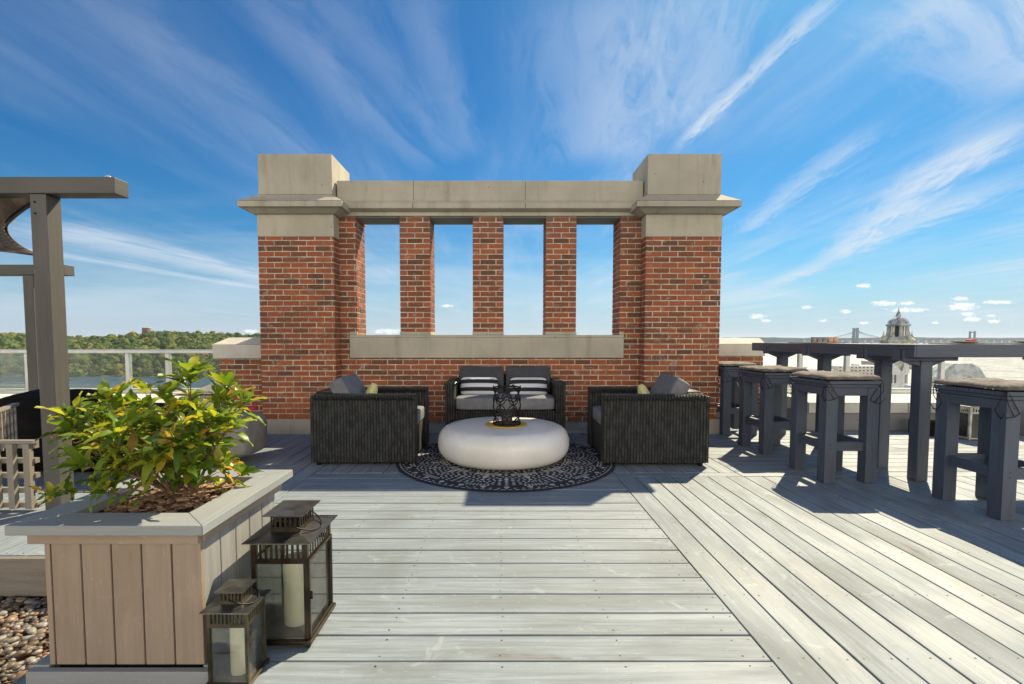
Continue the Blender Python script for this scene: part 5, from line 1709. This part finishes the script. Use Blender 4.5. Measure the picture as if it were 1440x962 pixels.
def stem(p0, p1, r0, leaves=True, L=.062, sub=True, depth=0):
    p0, p1 = Vector(p0), Vector(p1); n_ = 9
    ln = (p1 - p0).length
    sag = Vector((0, 0, 1)) * ln * rl.uniform(.05, .16) + rvec(.05) * ln
    pts = [p0.lerp(p1, k / n_) + sag * math.sin(PI * k / n_) * .9 for k in range(n_ + 1)]
    stm.tube(pts, r0, 6, r1=r0 * .35)
    def at(tt):
        f = tt * n_; k = min(n_ - 1, int(f)); return pts[k].lerp(pts[k + 1], f - k), (pts[k + 1] - pts[k])
    step_ = .050 / max(ln, .01)
    tt = .36 if depth == 0 else .15
    while tt < .97:
        p, dr = at(tt)
        leaf_pair(p, dr, L * (.7 + .4 * tt), 2)
        if sub and depth == 0 and rl.random() < .40:
            q = p + (dr.normalized() * .6 + rvec(.8) + Vector((0, 0, .35))).normalized() * rl.uniform(.06, .13)
            stem(p, q, r0 * .5, L=L * .85, sub=False, depth=1)
        tt += step_ * rl.uniform(.8, 1.3)
    p, dr = at(1.0)
    leaf_pair(p, dr + Vector((0, 0, .02)), L * 1.15, 5, .65)
    leaf_pair(p, dr, L * .7, 2, .3)


def target(px, py, Y):
    d = cam_dir(px, py); k = (Y - .055) / d.y
    return Vector((d.x * k, Y, 1.10 + d.z * k))


tips = [(268, 525, 1.86), (232, 560, 1.80), (205, 572, 1.95), (150, 562, 1.82), (106, 582, 1.80), (96, 608, 1.74), (112, 640, 1.70),
        (120, 655, 1.66), (182, 600, 1.75), (318, 562, 1.92), (345, 568, 1.98), (328, 600, 1.86), (300, 590, 1.78), (275, 615, 1.72), (318, 650, 1.82),
        (338, 668, 1.95), (240, 635, 1.70), (165, 630, 1.66), (128, 612, 1.92), (215, 650, 1.66), (282, 575, 2.02), (180, 580, 2.05), (250, 590, 1.9), (150, 600, 2.0), (300, 625, 2.02), (225, 600, 1.78), (265, 655, 1.72)]
for (px, py, Y) in tips:
    tp = target(px, py, Y)
    b0 = Vector((-1.19 + rl.uniform(-.05, .05), 1.86 + rl.uniform(-.05, .05), .49))
    stem(b0, tp, rl.uniform(.004, .0068), L=rl.uniform(.080, .104))
# two low runners trailing over the left rim
stem((-1.2, 1.80, .50), target(96, 692, 1.62), .004, L=.06)
stem((-1.2, 1.80, .50), target(150, 690, 1.66), .004, L=.055)
stm.build('branches', BARK, shr)
lf.build('foliage', LEAF, shr)

# ------------------------------------------------------------------ haze over the bay
mb = MB(); mb.box(-28000, 28000, -3000, 30000, -49, 190)
hm_, t, b, o = new_mat('haze_air')
t.nt.nodes.remove(b)
pv = t.n('ShaderNodeVolumePrincipled'); pv.inputs['Density'].default_value = 4.2e-5; pv.inputs['Color'].default_value = (0.72, 0.86, 1.0, 1); pv.inputs['Anisotropy'].default_value = 0.2
t.nt.links.new(pv.outputs[0], o.inputs['Volume'])
o_ = mb.build('haze', hm_); o_['kind'] = 'stuff'; o_['label'] = 'thin blue haze over the river and the bay'
print('objects', len(bpy.data.objects))
